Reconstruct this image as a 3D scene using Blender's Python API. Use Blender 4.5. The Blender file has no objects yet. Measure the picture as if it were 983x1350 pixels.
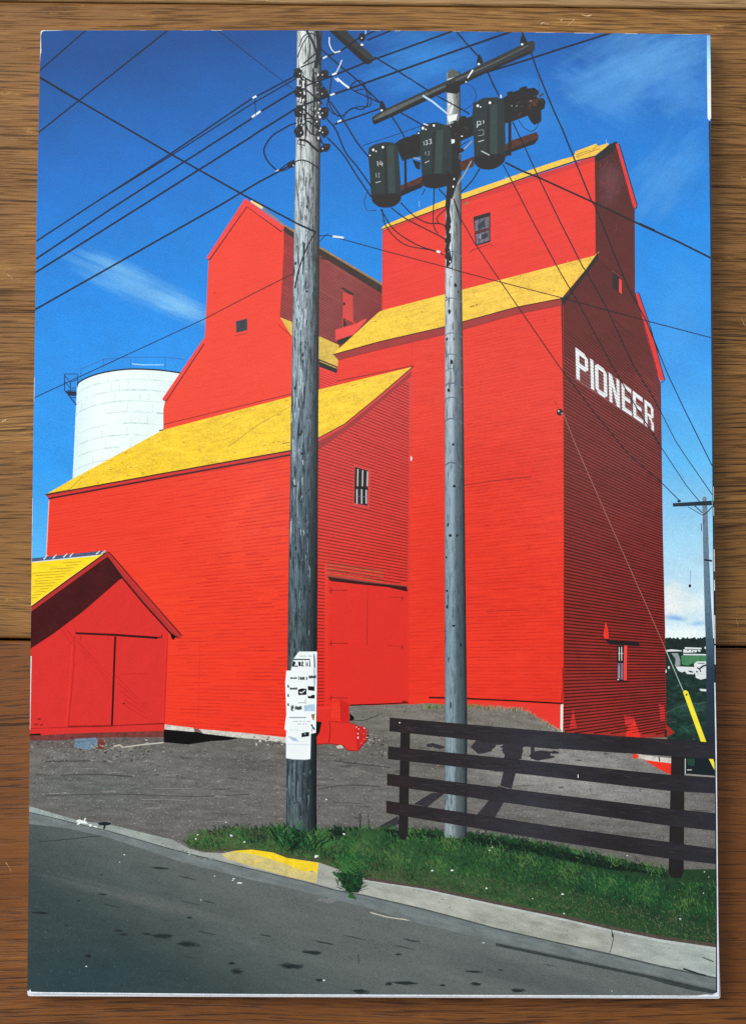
# A glossy paperback with a photograph printed on its cover, lying on a plank table.
# All printed shapes are measured on the flat cover (units of the photograph) and laid on
# the cover as thin ink sheets.
import bpy, math, random
from mathutils import Vector
from mathutils.geometry import tessellate_polygon
random.seed(11)
R = math.radians
sc = bpy.context.scene
col = sc.collection

# ------------------------------------------------------------------ camera and measuring
FPX = 2000.0                      # focal length in photo pixels
W0, H0 = 983.0, 1350.0
TILT = R(3.15)
DIST = 0.378
T = 0.005                         # top of the cover
CAM = Vector((0, -0.0208, T + DIST))
FWD = Vector((0, math.sin(TILT), -math.cos(TILT)))
UPV = Vector((0, math.cos(TILT), math.sin(TILT)))
PPM = FPX / DIST                  # photo pixels per metre on the cover

def P(px, py, z=T):
    d = FWD * FPX + Vector((1, 0, 0)) * (px - W0 / 2) + UPV * (H0 / 2 - py)
    return CAM + d * ((z - CAM.z) / d.z)

O = P(491, 677, 0); O.z = 0
def L(px, py):
    p = P(px, py) - O
    return p.x * PPM, p.y * PPM

cam = bpy.data.objects.new('camera', bpy.data.cameras.new('camera'))
col.objects.link(cam)
cam.location = CAM; cam.rotation_euler = (TILT, 0, 0)
cam.data.sensor_fit = 'VERTICAL'; cam.data.sensor_height = 36; cam.data.sensor_width = 36
cam.data.lens = 36 * FPX / H0
cam.data.clip_start = 0.01; cam.data.clip_end = 50
sc.camera = cam
sc.view_settings.view_transform = 'Standard'
sc.view_settings.look = 'None'
sc.view_settings.exposure = 0
sc.view_settings.gamma = 1
sc.render.engine = 'CYCLES'
sc.cycles.use_denoising = False          # the paper and wood grain is finer than a denoiser keeps

# ------------------------------------------------------------------ materials
K = 0.92
def lin(c):
    c /= 255.0
    return c / 12.92 if c <= 0.04045 else ((c + 0.055) / 1.055) ** 2.4
def alb(rgb):
    return tuple(min(0.93, lin(c) / K) for c in rgb) + (1,)

class N:
    def __init__(s, mat):
        mat.use_nodes = True
        s.t = mat.node_tree; s.t.nodes.clear()
    def n(s, typ, **kw):
        nd = s.t.nodes.new(typ)
        for k, v in kw.items(): setattr(nd, k, v)
        return nd
    def l(s, a, b): s.t.links.new(a, b)
    def math(s, op, a, b=None, c=None, clamp=False):
        nd = s.n('ShaderNodeMath', operation=op, use_clamp=clamp)
        for i, v in enumerate((a, b, c)):
            if v is None: continue
            if isinstance(v, (int, float)): nd.inputs[i].default_value = v
            else: s.l(v, nd.inputs[i])
        return nd.outputs[0]
    def mix(s, f, a, b):
        nd = s.n('ShaderNodeMix', data_type='RGBA')
        for sock, v in ((nd.inputs[0], f), (nd.inputs[6], a), (nd.inputs[7], b)):
            if isinstance(v, (int, float, tuple)): sock.default_value = v
            else: s.l(v, sock)
        return nd.outputs[2]
    def noise(s, vec, scale, detail=2, rough=0.5):
        nd = s.n('ShaderNodeTexNoise', noise_dimensions='3D')
        nd.inputs['Scale'].default_value = scale
        nd.inputs['Detail'].default_value = detail
        nd.inputs['Roughness'].default_value = rough
        s.l(vec, nd.inputs['Vector'])
        return nd.outputs['Fac']
    def mapping(s, vec, loc=(0, 0, 0), rot=0, scale=(1, 1, 1)):
        nd = s.n('ShaderNodeMapping')
        nd.inputs['Location'].default_value = loc
        nd.inputs['Rotation'].default_value = (0, 0, rot)
        nd.inputs['Scale'].default_value = scale
        s.l(vec, nd.inputs['Vector'])
        return nd.outputs[0]
    def ramp(s, f, stops, interp='LINEAR'):
        nd = s.n('ShaderNodeValToRGB')
        nd.color_ramp.interpolation = interp
        e = nd.color_ramp.elements
        while len(e) < len(stops): e.new(0.5)
        for i, (t, c) in enumerate(stops):
            e[i].position = t; e[i].color = c
        s.l(f, nd.inputs[0])
        return nd.outputs[0]

INKS = {}
def ink(key, rgb, g=.16, gs=1.6, m=.16, ms=30, st=1, ang=0, ramp=None, blobs=(), rough=.17, uramp=None, specks=None, streak=None):
    """A printed ink: colour with paper grain (g), mottling (m), optional colour ramp,
    blotches and a bark-like streak for strips that carry a UV."""
    mt = bpy.data.materials.new('ink_' + key); b = N(mt)
    tc = b.n('ShaderNodeTexCoord')
    sca = b.n('ShaderNodeVectorMath', operation='SCALE'); sca.inputs['Scale'].default_value = PPM
    b.l(tc.outputs['Object'], sca.inputs[0])
    pos = sca.outputs[0]
    flat = b.n('ShaderNodeVectorMath', operation='MULTIPLY'); flat.inputs[1].default_value = (1, 1, 0)
    b.l(pos, flat.inputs[0]); pos = flat.outputs[0]
    seed = (random.uniform(0, 99), random.uniform(0, 99), random.uniform(0, 9))
    c = None
    if ramp:
        A, B, stops = ramp
        ax, ay = L(*A); bx, by = L(*B)
        dx, dy = bx - ax, by - ay; q = dx * dx + dy * dy
        dot = b.n('ShaderNodeVectorMath', operation='DOT_PRODUCT'); dot.inputs[1].default_value = (dx / q, dy / q, 0)
        b.l(pos, dot.inputs[0])
        f = b.math('SUBTRACT', dot.outputs['Value'], (ax * dx + ay * dy) / q)
        c = b.ramp(f, [(t, alb(k)) for t, k in stops])
    else:
        rg = b.n('ShaderNodeRGB'); rg.outputs[0].default_value = alb(rgb); c = rg.outputs[0]
    if uramp:
        uvn = b.n('ShaderNodeUVMap'); sep = b.n('ShaderNodeSeparateXYZ'); b.l(uvn.outputs[0], sep.inputs[0])
        mul = b.ramp(sep.outputs[0], [(t, (v, v, v * 1.0, 1)) for t, v in uramp])
        mm = b.n('ShaderNodeMix', data_type='RGBA', blend_type='MULTIPLY'); mm.inputs[0].default_value = 1
        b.l(c, mm.inputs[6]); b.l(mul, mm.inputs[7]); c = mm.outputs[2]
    if streak:
        sx, sy, rgb2, lo, hi = streak
        n3 = b.noise(b.mapping(b.mapping(pos, (0, 0, 0), ang), seed, 0, (1 / sx, 1 / sy, 1)), 1, 4, .6)
        f3 = b.math('MULTIPLY', b.math('SUBTRACT', n3, lo), 1 / (hi - lo), clamp=True)
        c = b.mix(f3, c, alb(rgb2))
    for (x, y, rx, ry, deg, rgb2, s_, nz, nst) in blobs:
        lx, ly = L(x, y)
        shift = b.n('ShaderNodeVectorMath', operation='SUBTRACT'); shift.inputs[1].default_value = (lx, ly, 0)
        b.l(pos, shift.inputs[0])
        v = b.mapping(shift.outputs[0], (0, 0, 0), R(deg), (1, 1, 1))
        v = b.mapping(v, (0, 0, 0), 0, (1 / rx, 1 / ry, 0))
        ln = b.n('ShaderNodeVectorMath', operation='LENGTH'); b.l(v, ln.inputs[0])
        d = ln.outputs['Value']
        nn = b.noise(b.mapping(v, seed, 0, (nst, 2, 1)), 1.6, 5, .6)
        if nz: d = b.math('ADD', d, b.math('MULTIPLY', b.math('SUBTRACT', nn, .5), nz * 2))
        mr = b.n('ShaderNodeMapRange', interpolation_type='SMOOTHSTEP')
        b.l(d, mr.inputs[0])
        for i, vv in ((1, 1.0), (2, 0.0), (3, 0.0), (4, s_)): mr.inputs[i].default_value = vv
        c = b.mix(mr.outputs[0], c, alb(rgb2))
    if specks:
        ss, rgb2, th = specks
        n4 = b.noise(b.mapping(pos, seed, 0, (1, 1.7, 1)), 1 / ss, 1)
        f4 = b.math('MULTIPLY', b.math('SUBTRACT', n4, th), 14, clamp=True)
        c = b.mix(f4, c, alb(rgb2))
    n1 = b.math('MULTIPLY_ADD', b.noise(b.mapping(pos, seed), 1 / gs, 2, .7), 2.0, -.5)
    rpos = b.mapping(pos, (0, 0, 0), ang)
    n2 = b.math('MULTIPLY_ADD', b.noise(b.mapping(rpos, seed, 0, (1 / (ms * st), 1 / ms, 1)), 1, 5, .65), 1.5, -.25)
    f = b.math('ADD', b.math('MULTIPLY_ADD', n1, 2 * g, 1 - g), b.math('MULTIPLY_ADD', n2, 2 * m, -m))
    fin = b.n('ShaderNodeVectorMath', operation='SCALE'); b.l(c, fin.inputs[0]); b.l(f, fin.inputs['Scale'])
    pr = b.n('ShaderNodeBsdfPrincipled'); b.l(fin.outputs[0], pr.inputs['Base Color'])
    pr.inputs['Roughness'].default_value = rough; pr.inputs['Specular IOR Level'].default_value = .28
    bp = b.n('ShaderNodeBump'); bp.inputs['Strength'].default_value = .10; bp.inputs['Distance'].default_value = .0002
    b.l(b.noise(pos, 1 / 14, 3, .6), bp.inputs['Height']); b.l(bp.outputs[0], pr.inputs['Normal'])
    out = b.n('ShaderNodeOutputMaterial'); b.l(pr.outputs[0], out.inputs[0])
    INKS[key] = mt
    return mt

# ------------------------------------------------------------------ print geometry
OUT = [(55, 41), (200, 39.6), (480, 40.2), (700, 41.3), (860, 43.5), (934.5, 46), (938.7, 540), (947, 1312), (660, 1312), (330, 1310.5), (37, 1308), (42, 740), (48.3, 300), (53.6, 46)]
CLIP = [(54, 40), (480, 39.9), (935, 45.5), (947, 1313), (36.3, 1309), (42, 740), (48.3, 300)]

def clip_poly(pts, clip=CLIP):
    out = list(pts)
    for i in range(len(clip)):
        a, b = clip[i], clip[(i + 1) % len(clip)]
        def side(p): return (b[0] - a[0]) * (p[1] - a[1]) - (b[1] - a[1]) * (p[0] - a[0])
        inp, out = out, []
        for j in range(len(inp)):
            p, q = inp[j], inp[(j + 1) % len(inp)]
            sp, sq = side(p), side(q)
            if sp >= 0: out.append(p)
            if (sp >= 0) != (sq >= 0):
                t = sp / (sp - sq)
                out.append((p[0] + (q[0] - p[0]) * t, p[1] + (q[1] - p[1]) * t))
        if len(out) < 3: return []
    return out

# Every ink sheet lies just above whatever it overlaps, so the whole print stays a few
# hundredths of a millimetre thick.
Z0 = T + 4e-6
CELL = 14.0
GRID, BIG = {}, []
def apart(a, b):
    for p in (a, b):
        n = len(p)
        if n > 16: continue
        for i in range(n):
            nx, ny = p[i][1] - p[i - 1][1], p[i - 1][0] - p[i][0]
            ra = [q[0] * nx + q[1] * ny for q in a]; rb = [q[0] * nx + q[1] * ny for q in b]
            if max(ra) <= min(rb) + 1e-6 or max(rb) <= min(ra) + 1e-6: return True
    return False
def stack(polys, step):
    """height for a set of polygons laid together: above everything they overlap"""
    z = Z0; new = []
    for p in polys:
        xs = [q[0] for q in p]; ys = [q[1] for q in p]; bb = (min(xs), min(ys), max(xs), max(ys))
        c0, c1, r0, r1 = int(bb[0] // CELL), int(bb[2] // CELL), int(bb[1] // CELL), int(bb[3] // CELL)
        big = (c1 - c0 + 1) * (r1 - r0 + 1) > 60
        seen = set()
        if big:
            cand = list(BIG) + [e for l in GRID.values() for e in l]
        else:
            cand = list(BIG)
            for c in range(c0, c1 + 1):
                for r in range(r0, r1 + 1): cand += GRID.get((c, r), ())
        for e in cand:
            if id(e) in seen: continue
            seen.add(id(e))
            b2, q, z2 = e
            if z2 < z or bb[0] >= b2[2] or b2[0] >= bb[2] or bb[1] >= b2[3] or b2[1] >= bb[3]: continue
            if not apart(p, q): z = z2 + step
        new.append((bb, p, big, (c0, c1, r0, r1)))
    for bb, p, big, (c0, c1, r0, r1) in new:
        e = (bb, p, z)
        if big: BIG.append(e)
        else:
            for c in range(c0, c1 + 1):
                for r in range(r0, r1 + 1): GRID.setdefault((c, r), []).append(e)
    return z
def smooth(pts, n=6):
    if len(pts) < 3: return pts
    out = []
    for i in range(len(pts) - 1):
        p0 = pts[max(i - 1, 0)]; p1 = pts[i]; p2 = pts[i + 1]; p3 = pts[min(i + 2, len(pts) - 1)]
        for k in range(n):
            t = k / n
            out.append(tuple(.5 * (2 * p1[d] + (p2[d] - p0[d]) * t + (2 * p0[d] - 5 * p1[d] + 4 * p2[d] - p3[d]) * t * t
                                   + (3 * p1[d] - p0[d] - 3 * p2[d] + p3[d]) * t ** 3) for d in (0, 1)))
    return out + [pts[-1]]

class Sheet:
    def __init__(s, name, parent, label=None, step=1.2e-6):
        s.name, s.parent, s.label, s.step = name, parent, label, step
        s.v, s.f, s.mi, s.mats, s.uv = [], [], [], [], {}
    def mat(s, key):
        if key not in s.mats: s.mats.append(key)
        return s.mats.index(key)
    def poly(s, pts, key, clip=True, z=None):
        if clip and z is None: pts = clip_poly(pts)
        if len(pts) < 3: return
        if z is None: z = stack([pts], s.step)
        w = [P(x, y, z) - O for x, y in pts]
        base = len(s.v)
        if len(pts) <= 3: tris = [(0, 1, 2)]
        else: tris = tessellate_polygon([[Vector((x, -y, 0)) for x, y in pts]])
        s.v += w; k = s.mat(key)
        for t in tris:
            a, b, c = (w[i] for i in t)
            ar = (b - a).cross(c - a).z
            if abs(ar) < 1e-13: continue
            s.f.append(tuple(base + i for i in (t if ar > 0 else t[::-1]))); s.mi.append(k)
    def stroke(s, pts, w, key, w2=None, sm=False):
        if sm: pts = smooth(pts)
        w2 = w if w2 is None else w2
        n = len(pts); Lf, Rt = [], []
        for i in range(n):
            a = pts[max(i - 1, 0)]; b = pts[min(i + 1, n - 1)]
            dx, dy = b[0] - a[0], b[1] - a[1]; l = math.hypot(dx, dy) or 1
            h = .5 * (w + (w2 - w) * i / max(n - 1, 1))
            Lf.append((pts[i][0] - dy / l * h, pts[i][1] + dx / l * h)); Rt.append((pts[i][0] + dy / l * h, pts[i][1] - dx / l * h))
        quads = [clip_poly([Lf[i], Lf[i + 1], Rt[i + 1], Rt[i]]) for i in range(n - 1)]
        quads = [q for q in quads if len(q) > 2]
        if quads:
            z = stack(quads, s.step)
            for q in quads: s.poly(q, key, z=z)
    def spot(s, x, y, rx, key, ry=None, deg=0, n=14, jag=0):
        ry = ry or rx; ca, sa = math.cos(R(deg)), math.sin(R(deg)); pts = []
        for i in range(n):
            a = 2 * math.pi * i / n; k = 1 + random.uniform(-jag, jag)
            u, v = rx * math.cos(a) * k, ry * math.sin(a) * k
            pts.append((x + u * ca - v * sa, y + u * sa + v * ca))
        s.poly(pts, key)
    def strip(s, left, right, key, n=26):
        """quads between two edges, with u across and v along"""
        def samp(e, t):
            ys = e[0][1] + (e[-1][1] - e[0][1]) * t
            for i in range(len(e) - 1):
                if ys <= e[i + 1][1] or i == len(e) - 2:
                    k = (ys - e[i][1]) / (e[i + 1][1] - e[i][1]); return (e[i][0] + (e[i + 1][0] - e[i][0]) * k, ys)
        k = s.mat(key); m = 6; z = stack([[*left, *right[::-1]]], s.step)
        for j in range(n + 1):
            a, b = samp(left, j / n), samp(right, j / n)
            for i in range(m + 1):
                u = i / m; s.uv[len(s.v)] = (u, j / n)
                s.v.append(P(a[0] + (b[0] - a[0]) * u, a[1] + (b[1] - a[1]) * u, z) - O)
        b0 = len(s.v) - (n + 1) * (m + 1)
        for j in range(n):
            for i in range(m):
                q = b0 + j * (m + 1) + i
                s.f.append((q, q + m + 1, q + m + 2, q + 1)); s.mi.append(k)
    def claps(s, region, vp, x0, y0, y1, gap, w, key, gaps=.03, jit=.25, seg=26, wcurve=None):
        """board shadow lines of a clad wall: lines through the vanishing point, clipped to the region"""
        y = y0
        while y < y1:
            yy = y + random.uniform(-.1, .1)
            sl = (vp[1] - yy) / (vp[0] - x0)
            xs = []
            for i in range(len(region)):
                (ax, ay), (bx, by) = region[i], region[(i + 1) % len(region)]
                fa = ay - (yy + sl * (ax - x0)); fb = by - (yy + sl * (bx - x0))
                if (fa > 0) != (fb > 0): xs.append(ax + (bx - ax) * fa / (fa - fb))
            xs.sort()
            for i in range(0, len(xs) - 1, 2):
                xa, xb = xs[i], xs[i + 1]; x = xa
                while x < xb - .5:
                    xe = min(xb, x + seg * random.uniform(.5, 1.5))
                    if random.random() > gaps:
                        h = w * random.uniform(1 - jit, 1 + jit) * .5
                        if wcurve: h *= wcurve(x, yy + sl * (x - x0))
                        ya, yb = yy + sl * (x - x0), yy + sl * (xe - x0)
                        s.poly([(x, ya - h), (xe, yb - h), (xe, yb + h), (x, ya + h)], key)
                    x = xe
            y += gap
    def build(s):
        me = bpy.data.meshes.new(s.name)
        me.from_pydata([tuple(p) for p in s.v], [], s.f)
        for k in s.mats: me.materials.append(INKS[k])
        me.polygons.foreach_set('material_index', s.mi)
        if s.uv:
            ul = me.uv_layers.new(name='strip')
            for lp in me.loops: ul.data[lp.index].uv = s.uv.get(lp.vertex_index, (.5, .5))
        me.update()
        o = bpy.data.objects.new(s.name, me); col.objects.link(o)
        o.parent = s.parent
        if s.label: o['label'] = s.label
        return o

def group(name, label):
    o = bpy.data.objects.new(name, None); col.objects.link(o); o.parent = book; o['label'] = label
    o.empty_display_size = .01
    return o

def prism(name, pts, z0, z1, mat, parent, off=Vector((0, 0, 0)), zref=None, bev=0):
    lo = [P(x, y, zref or z1) for x, y in pts]
    v = [(p.x - off.x, p.y - off.y, z0) for p in lo] + [(p.x - off.x, p.y - off.y, z1) for p in lo]
    n = len(pts)
    f = [tuple(range(n))[::1], tuple(range(2 * n - 1, n - 1, -1))] + [(i, i + n, (i + 1) % n + n, (i + 1) % n) for i in range(n)]
    me = bpy.data.meshes.new(name); me.from_pydata(v, [], f)
    import bmesh
    bm = bmesh.new(); bm.from_mesh(me); bmesh.ops.recalc_face_normals(bm, faces=bm.faces)
    if bev:
        bmesh.ops.bevel(bm, geom=[e for e in bm.edges if all(w.co.z > z1 - 1e-7 for w in e.verts)], offset=bev, segments=3, affect='EDGES', profile=.5)
    bm.to_mesh(me); bm.free()
    me.materials.append(mat)
    o = bpy.data.objects.new(name, me); col.objects.link(o); o.parent = parent
    return o

# ------------------------------------------------------------------ the table
def wood(name, dark, mid, light, seed, pore):
    mt = bpy.data.materials.new(name); b = N(mt)
    tc = b.n('ShaderNodeTexCoord'); pos = b.mapping(tc.outputs['Object'], seed)
    wob = b.noise(b.mapping(pos, (0, 0, 0), 0, (3, 9, 1)), 1, 2)
    sh = b.n('ShaderNodeCombineXYZ'); b.l(b.math('MULTIPLY', wob, .032), sh.inputs[1])
    ad = b.n('ShaderNodeVectorMath', operation='ADD'); b.l(pos, ad.inputs[0]); b.l(sh.outputs[0], ad.inputs[1]); p = ad.outputs[0]
    broad = b.noise(b.mapping(p, seed, 0, (3, 75, 1)), 1, 6, .68)
    c = b.ramp(broad, [(.32, dark), (.5, mid), (.68, light)])
    tone = b.noise(b.mapping(pos, seed, 0, (9, 26, 1)), 1, 4, .6)
    c = b.mix(b.math('MULTIPLY', b.math('SUBTRACT', tone, .47), 3.4, clamp=True), c, tuple(x * k for x, k in zip(mid[:3], (.66, .62, .60))) + (1,))
    def layer(c, sx, sy, off, th, gain, amt, dk, det=3, mod=0):
        nz = b.noise(b.mapping(p, off, 0, (sx, sy, 1)), 1, det, .6)
        t = b.math('MULTIPLY_ADD', patch, -mod, th) if mod else th
        f = b.math('MULTIPLY', b.math('SUBTRACT', nz, t), gain, clamp=True)
        return b.mix(b.math('MULTIPLY', f, amt), c, tuple(x * dk for x in dark[:3]) + (1,)), f
    patch = b.noise(b.mapping(pos, seed, 0, (11, 34, 1)), 1, 4, .6)
    fine = b.noise(b.mapping(p, seed, 0, (80, 3400, 1)), 1, 4, .7)
    c = b.mix(b.math('MULTIPLY', b.math('SUBTRACT', fine, .42), 3.2, clamp=True), tuple(x * .62 for x in mid[:3]) + (1,), c)
    c, f0 = layer(c, 50, 1500, (2, 5, 3), .56, 7, .55, .55, 4, 0)
    c, pf = layer(c, 62, 2500, (3, 7, 1), pore, 12, .72, .26, 2, .26)
    c, cf = layer(c, 22, 1050, (9, 2, 4), pore + .07, 18, .8, .16, 2, .22)
    c, bl = layer(c, 60, 220, (6, 1, 8), .66, 6, .5, .4, 5, 0)
    wear = b.noise(b.mapping(pos, (1, 1, 1), 0, (70, 300, 1)), 1, 5, .75)
    c = b.mix(b.math('MULTIPLY', b.math('SUBTRACT', wear, .63), 4, clamp=True), c, tuple(min(.8, x * 1.5) for x in light[:3]) + (1,))
    pr = b.n('ShaderNodeBsdfPrincipled'); b.l(c, pr.inputs['Base Color'])
    b.l(b.math('MULTIPLY_ADD', fine, .3, .28), pr.inputs['Roughness']); pr.inputs['Specular IOR Level'].default_value = .3
    h = b.math('SUBTRACT', b.math('MULTIPLY', fine, .35), b.math('ADD', pf, cf))
    bp = b.n('ShaderNodeBump'); bp.inputs['Strength'].default_value = .35; bp.inputs['Distance'].default_value = .0004
    b.l(h, bp.inputs['Height']); b.l(bp.outputs[0], pr.inputs['Normal'])
    out = b.n('ShaderNodeOutputMaterial'); b.l(pr.outputs[0], out.inputs[0])
    return mt

def lc(r, g, b_): return (lin(r), lin(g), lin(b_), 1)
table = bpy.data.objects.new('wooden_table', None); col.objects.link(table)
table['label'] = 'worn brown plank tabletop with open grain under the book'; table['category'] = 'table'
tz = P(491, 675, 0); table.location = (tz.x, tz.y, 0)
SL = 10.2 / 983
def seam(x, y): return (x, y + SL * x)
def board(ya, yb, mat):
    import bmesh
    o = prism('board', [seam(-700, ya), seam(1680, ya), seam(1680, yb), seam(-700, yb)], -.022, 0, mat, table, Vector((tz.x, tz.y, 0)), zref=1e-9, bev=.0007)
    return o
WM = [wood('oak_board', lc(160, 122, 76), lc(186, 148, 98), lc(206, 170, 118), (5.3, 1.7, 0), .70),
      wood('oak_board', lc(108, 70, 31), lc(156, 109, 55), lc(200, 152, 86), (1.3, 4.1, 0), .655),
      wood('oak_board', lc(98, 54, 21), lc(136, 82, 36), lc(170, 112, 56), (8.6, 2.9, 0), .68)]  # darker, redder board tint paints in the light's falloff
board(-850, 0.6, WM[0])
board(1.8, 841.3, WM[1])
board(844.6, 1690, WM[2])
under = bpy.data.materials.new('table_underframe'); ub = N(under)
up = ub.n('ShaderNodeBsdfPrincipled'); up.inputs['Base Color'].default_value = (.01, .007, .005, 1); up.inputs['Roughness'].default_value = .9
uo = ub.n('ShaderNodeOutputMaterial'); ub.l(up.outputs[0], uo.inputs[0])
prism('underframe', [seam(-690, -800), seam(1670, -800), seam(1670, 1640), seam(-690, 1640)], -.03, -.0225, under, table, Vector((tz.x, tz.y, 0)), zref=1e-9)

SCUFFS = ([(712, 32), (716, 30), (722, 32)], [(748, 33), (753, 29), (757, 25)], [(766, 19), (772, 21), (779, 20)], [(738, 27), (741, 26)], [(10, 362), (16, 366), (17, 372)], [(3, 556), (9, 553)], [(972, 800), (970, 815), (973, 832), (971, 850)], [(952, 826), (953, 834)], [(8, 1137), (12, 1143), (15, 1149)], [(976, 418), (981, 430)])

# ------------------------------------------------------------------ the book
book = bpy.data.objects.new('paperback_book', None); col.objects.link(book)
book.location = O
book['label'] = 'glossy paperback book with a photograph of red grain elevators on its cover'
book['category'] = 'book'
ink('paper', (226, 229, 236), g=.08, m=.10, ms=20, rough=.5)
ink('edge', (215, 226, 236), g=.2, gs=2, m=.25, ms=14, rough=.4)
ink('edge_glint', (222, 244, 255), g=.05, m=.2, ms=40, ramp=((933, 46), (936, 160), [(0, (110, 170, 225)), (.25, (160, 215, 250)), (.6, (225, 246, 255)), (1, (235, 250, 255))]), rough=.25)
ink('edge_shade', (26, 38, 52), g=.3, m=.3)

ink('scuff', (196, 170, 138), g=.4, m=.7, ms=3, rough=.6)
for a in SCUFFS:
    S = Sheet('scuff', table); a = smooth(a, 4)
    for k, ((x0, y0), (x1, y1)) in enumerate(zip(a, a[1:])):
        h = random.uniform(.25, .9); S.poly([(x0, y0 - h), (x1, y1 - h), (x1, y1 + h * .6), (x0, y0 + h)], 'scuff', z=4e-5 + k * 1e-6)
    S.build().location = O - Vector((tz.x, tz.y, 0))
def rounded(pts, r=3):
    out = []
    n = len(pts)
    for i in range(n):
        p, a, b = pts[i], pts[i - 1], pts[(i + 1) % n]
        def tow(q):
            d = math.hypot(q[0] - p[0], q[1] - p[1]); return (p[0] + (q[0] - p[0]) * r / d, p[1] + (q[1] - p[1]) * r / d)
        s_, e = tow(a), tow(b)
        for k in range(5):
            t = k / 4
            out.append(tuple((1 - t) ** 2 * s_[d] + 2 * t * (1 - t) * p[d] + t * t * e[d] for d in (0, 1)))
    return out
prism('page_block', rounded([(56, 42), (931, 48), (936.5, 880), (949.0, 1316.6), (36.4, 1313.2)], 4), .0004, T - .0006, INKS['paper'], book, Vector((O.x, O.y, 0)), zref=T - .0006)
prism('back_cover', rounded([(56, 43), (934, 48), (947, 1313), (39, 1310)], 3), 0, .00035, INKS['paper'], book, Vector((O.x, O.y, 0)), zref=T)
prism('cover', rounded([(54.4, 40.2), (480, 40.1), (933.4, 45.7), (937, 540), (945.4, 1312.8), (36.6, 1308.8), (42.3, 740), (48.6, 300)], 2), T - .0005, T, INKS['paper'], book, Vector((O.x, O.y, 0)), zref=T)

# ---- sky
ink('sky', (40, 120, 205), g=.13, gs=2.0, m=.13, ms=45, ang=R(20), st=1.6,
    ramp=((420, 30), (560, 860), [(0, (0, 68, 136)), (.18, (0, 102, 188)), (.42, (6, 130, 218)), (.62, (40, 146, 228)), (.78, (88, 178, 234)), (.90, (156, 208, 236)), (1, (200, 225, 238))]),
    blobs=[(180, 378, 130, 30, 24, (110, 178, 226), .6, .6, 1.0), (240, 405, 60, 20, 22, (128, 190, 228), .6, .6, 1.0), (150, 350, 70, 8, 24, (120, 184, 226), .5, .5, 1),
           (850, 85, 150, 66, -25, (84, 156, 218), .75, .7, 1.2), (790, 125, 90, 44, 30, (64, 142, 212), .6, .8, 1.2), (900, 120, 60, 60, 0, (72, 148, 214), .5, .8, 1.3),
           (880, 235, 100, 50, -50, (64, 144, 216), .7, .8, 1.2), (560, 80, 110, 60, -15, (40, 130, 208), .7, .7, 1), (890, 440, 50, 110, 10, (56, 150, 224), .6, .5, .8),
           (700, 150, 70, 60, 0, (36, 128, 206), .6, .7, 1),
           (888, 782, 26, 20, 10, (232, 242, 246), .95, .55, 1), (912, 798, 40, 20, -8, (222, 236, 244), .9, .6, 1), (884, 800, 22, 18, 0, (238, 244, 247), .9, .5, 1), (936, 812, 22, 18, 0, (212, 230, 242), .8, .5, 1), (905, 836, 60, 15, 0, (228, 238, 243), .95, .35, 1), (890, 815, 22, 6, 8, (118, 168, 220), .9, .5, 1), (920, 822, 18, 5, -6, (140, 184, 228), .8, .5, 1)])
S = Sheet('printed_sky', book, 'printed deep blue sky with thin wisps and white cloud low at right')
S.poly([(30, 30), (960, 30), (960, 1000), (30, 1000)], 'sky'); S.build()
# ---- far hillside with houses
ink('hill', (27, 48, 43), g=.35, gs=2, m=.7, ms=7, st=1.6, streak=(14, 5, (46, 74, 62), .52, .8), blobs=[(910, 935, 40, 14, 0, (50, 84, 76), .6, .5, 1), (905, 962, 30, 10, 0, (34, 76, 58), .6, .5, 1)])
ink('hill_top', (26, 42, 40), g=.4, gs=1.6, m=.5, ms=5)
ink('meadow', (66, 124, 86), g=.25, m=.4, ms=7)
ink('track', (140, 150, 152), g=.2, m=.3, ms=6)
ink('house_white', (212, 220, 222), g=.08, m=.08)
ink('house_dark', (22, 32, 38), g=.2, m=.2)
S = Sheet('printed_hillside', book, 'printed dark wooded hillside behind the elevator')
top = [(868, 840)]; x = 868
while x < 950:
    top.append((x, 841 + random.uniform(-1.6, 1.6) - .6 * math.sin(x * .3))); x += 1.7
S.poly(top + [(950, 1030), (868, 1030)], 'hill'); S.poly(top + [(950, 856), (868, 856)], 'hill_top')
S.poly([(884, 861), (893, 861), (896, 870), (896, 878), (889, 878), (890, 869)], 'track')
S.poly([(897, 864.5), (932, 864), (932, 873), (913, 874), (906, 877.5), (898, 876)], 'meadow')
ink('hill_line', (54, 84, 74), g=.3, m=.4, ms=5)
S.stroke([(876, 940), (900, 930), (930, 926)], 1.4, 'hill_line')
for k in range(60): S.spot(random.uniform(874, 928), random.uniform(897, 975), random.uniform(1, 4), random.choice(['hill_line', 'hill_top', 'hill_top']), random.uniform(.6, 1.8), n=9, jag=.4)
S.build()
def house(draw, label):
    S = Sheet('printed_house', book, label); draw(S); S.build()
def h1(S):
    S.poly([(878, 857), (884, 856), (898, 857.4), (898, 858.6), (878, 859)], 'house_white'); S.poly([(881, 859), (896, 858.8), (892, 861), (884, 861)], 'house_dark')
def h2(S):
    S.poly([(902, 853.2), (924, 854), (924, 856), (902, 855.4)], 'house_white'); S.poly([(900, 856), (919, 857), (917, 860), (900, 860.6)], 'house_white')
    for q in ((906, 857.3), (911, 858), (914, 859), (921, 857.5)): S.spot(*q, 1.0, 'house_dark', .8)
    S.poly([(919, 856.5), (923, 857), (922, 859.5), (920, 859)], 'house_white'); S.poly([(900, 862), (930, 862.4), (930, 864), (900, 863.8)], 'house_white')
    S.spot(929, 854, 1.2, 'house_white', 1.6)
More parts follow.
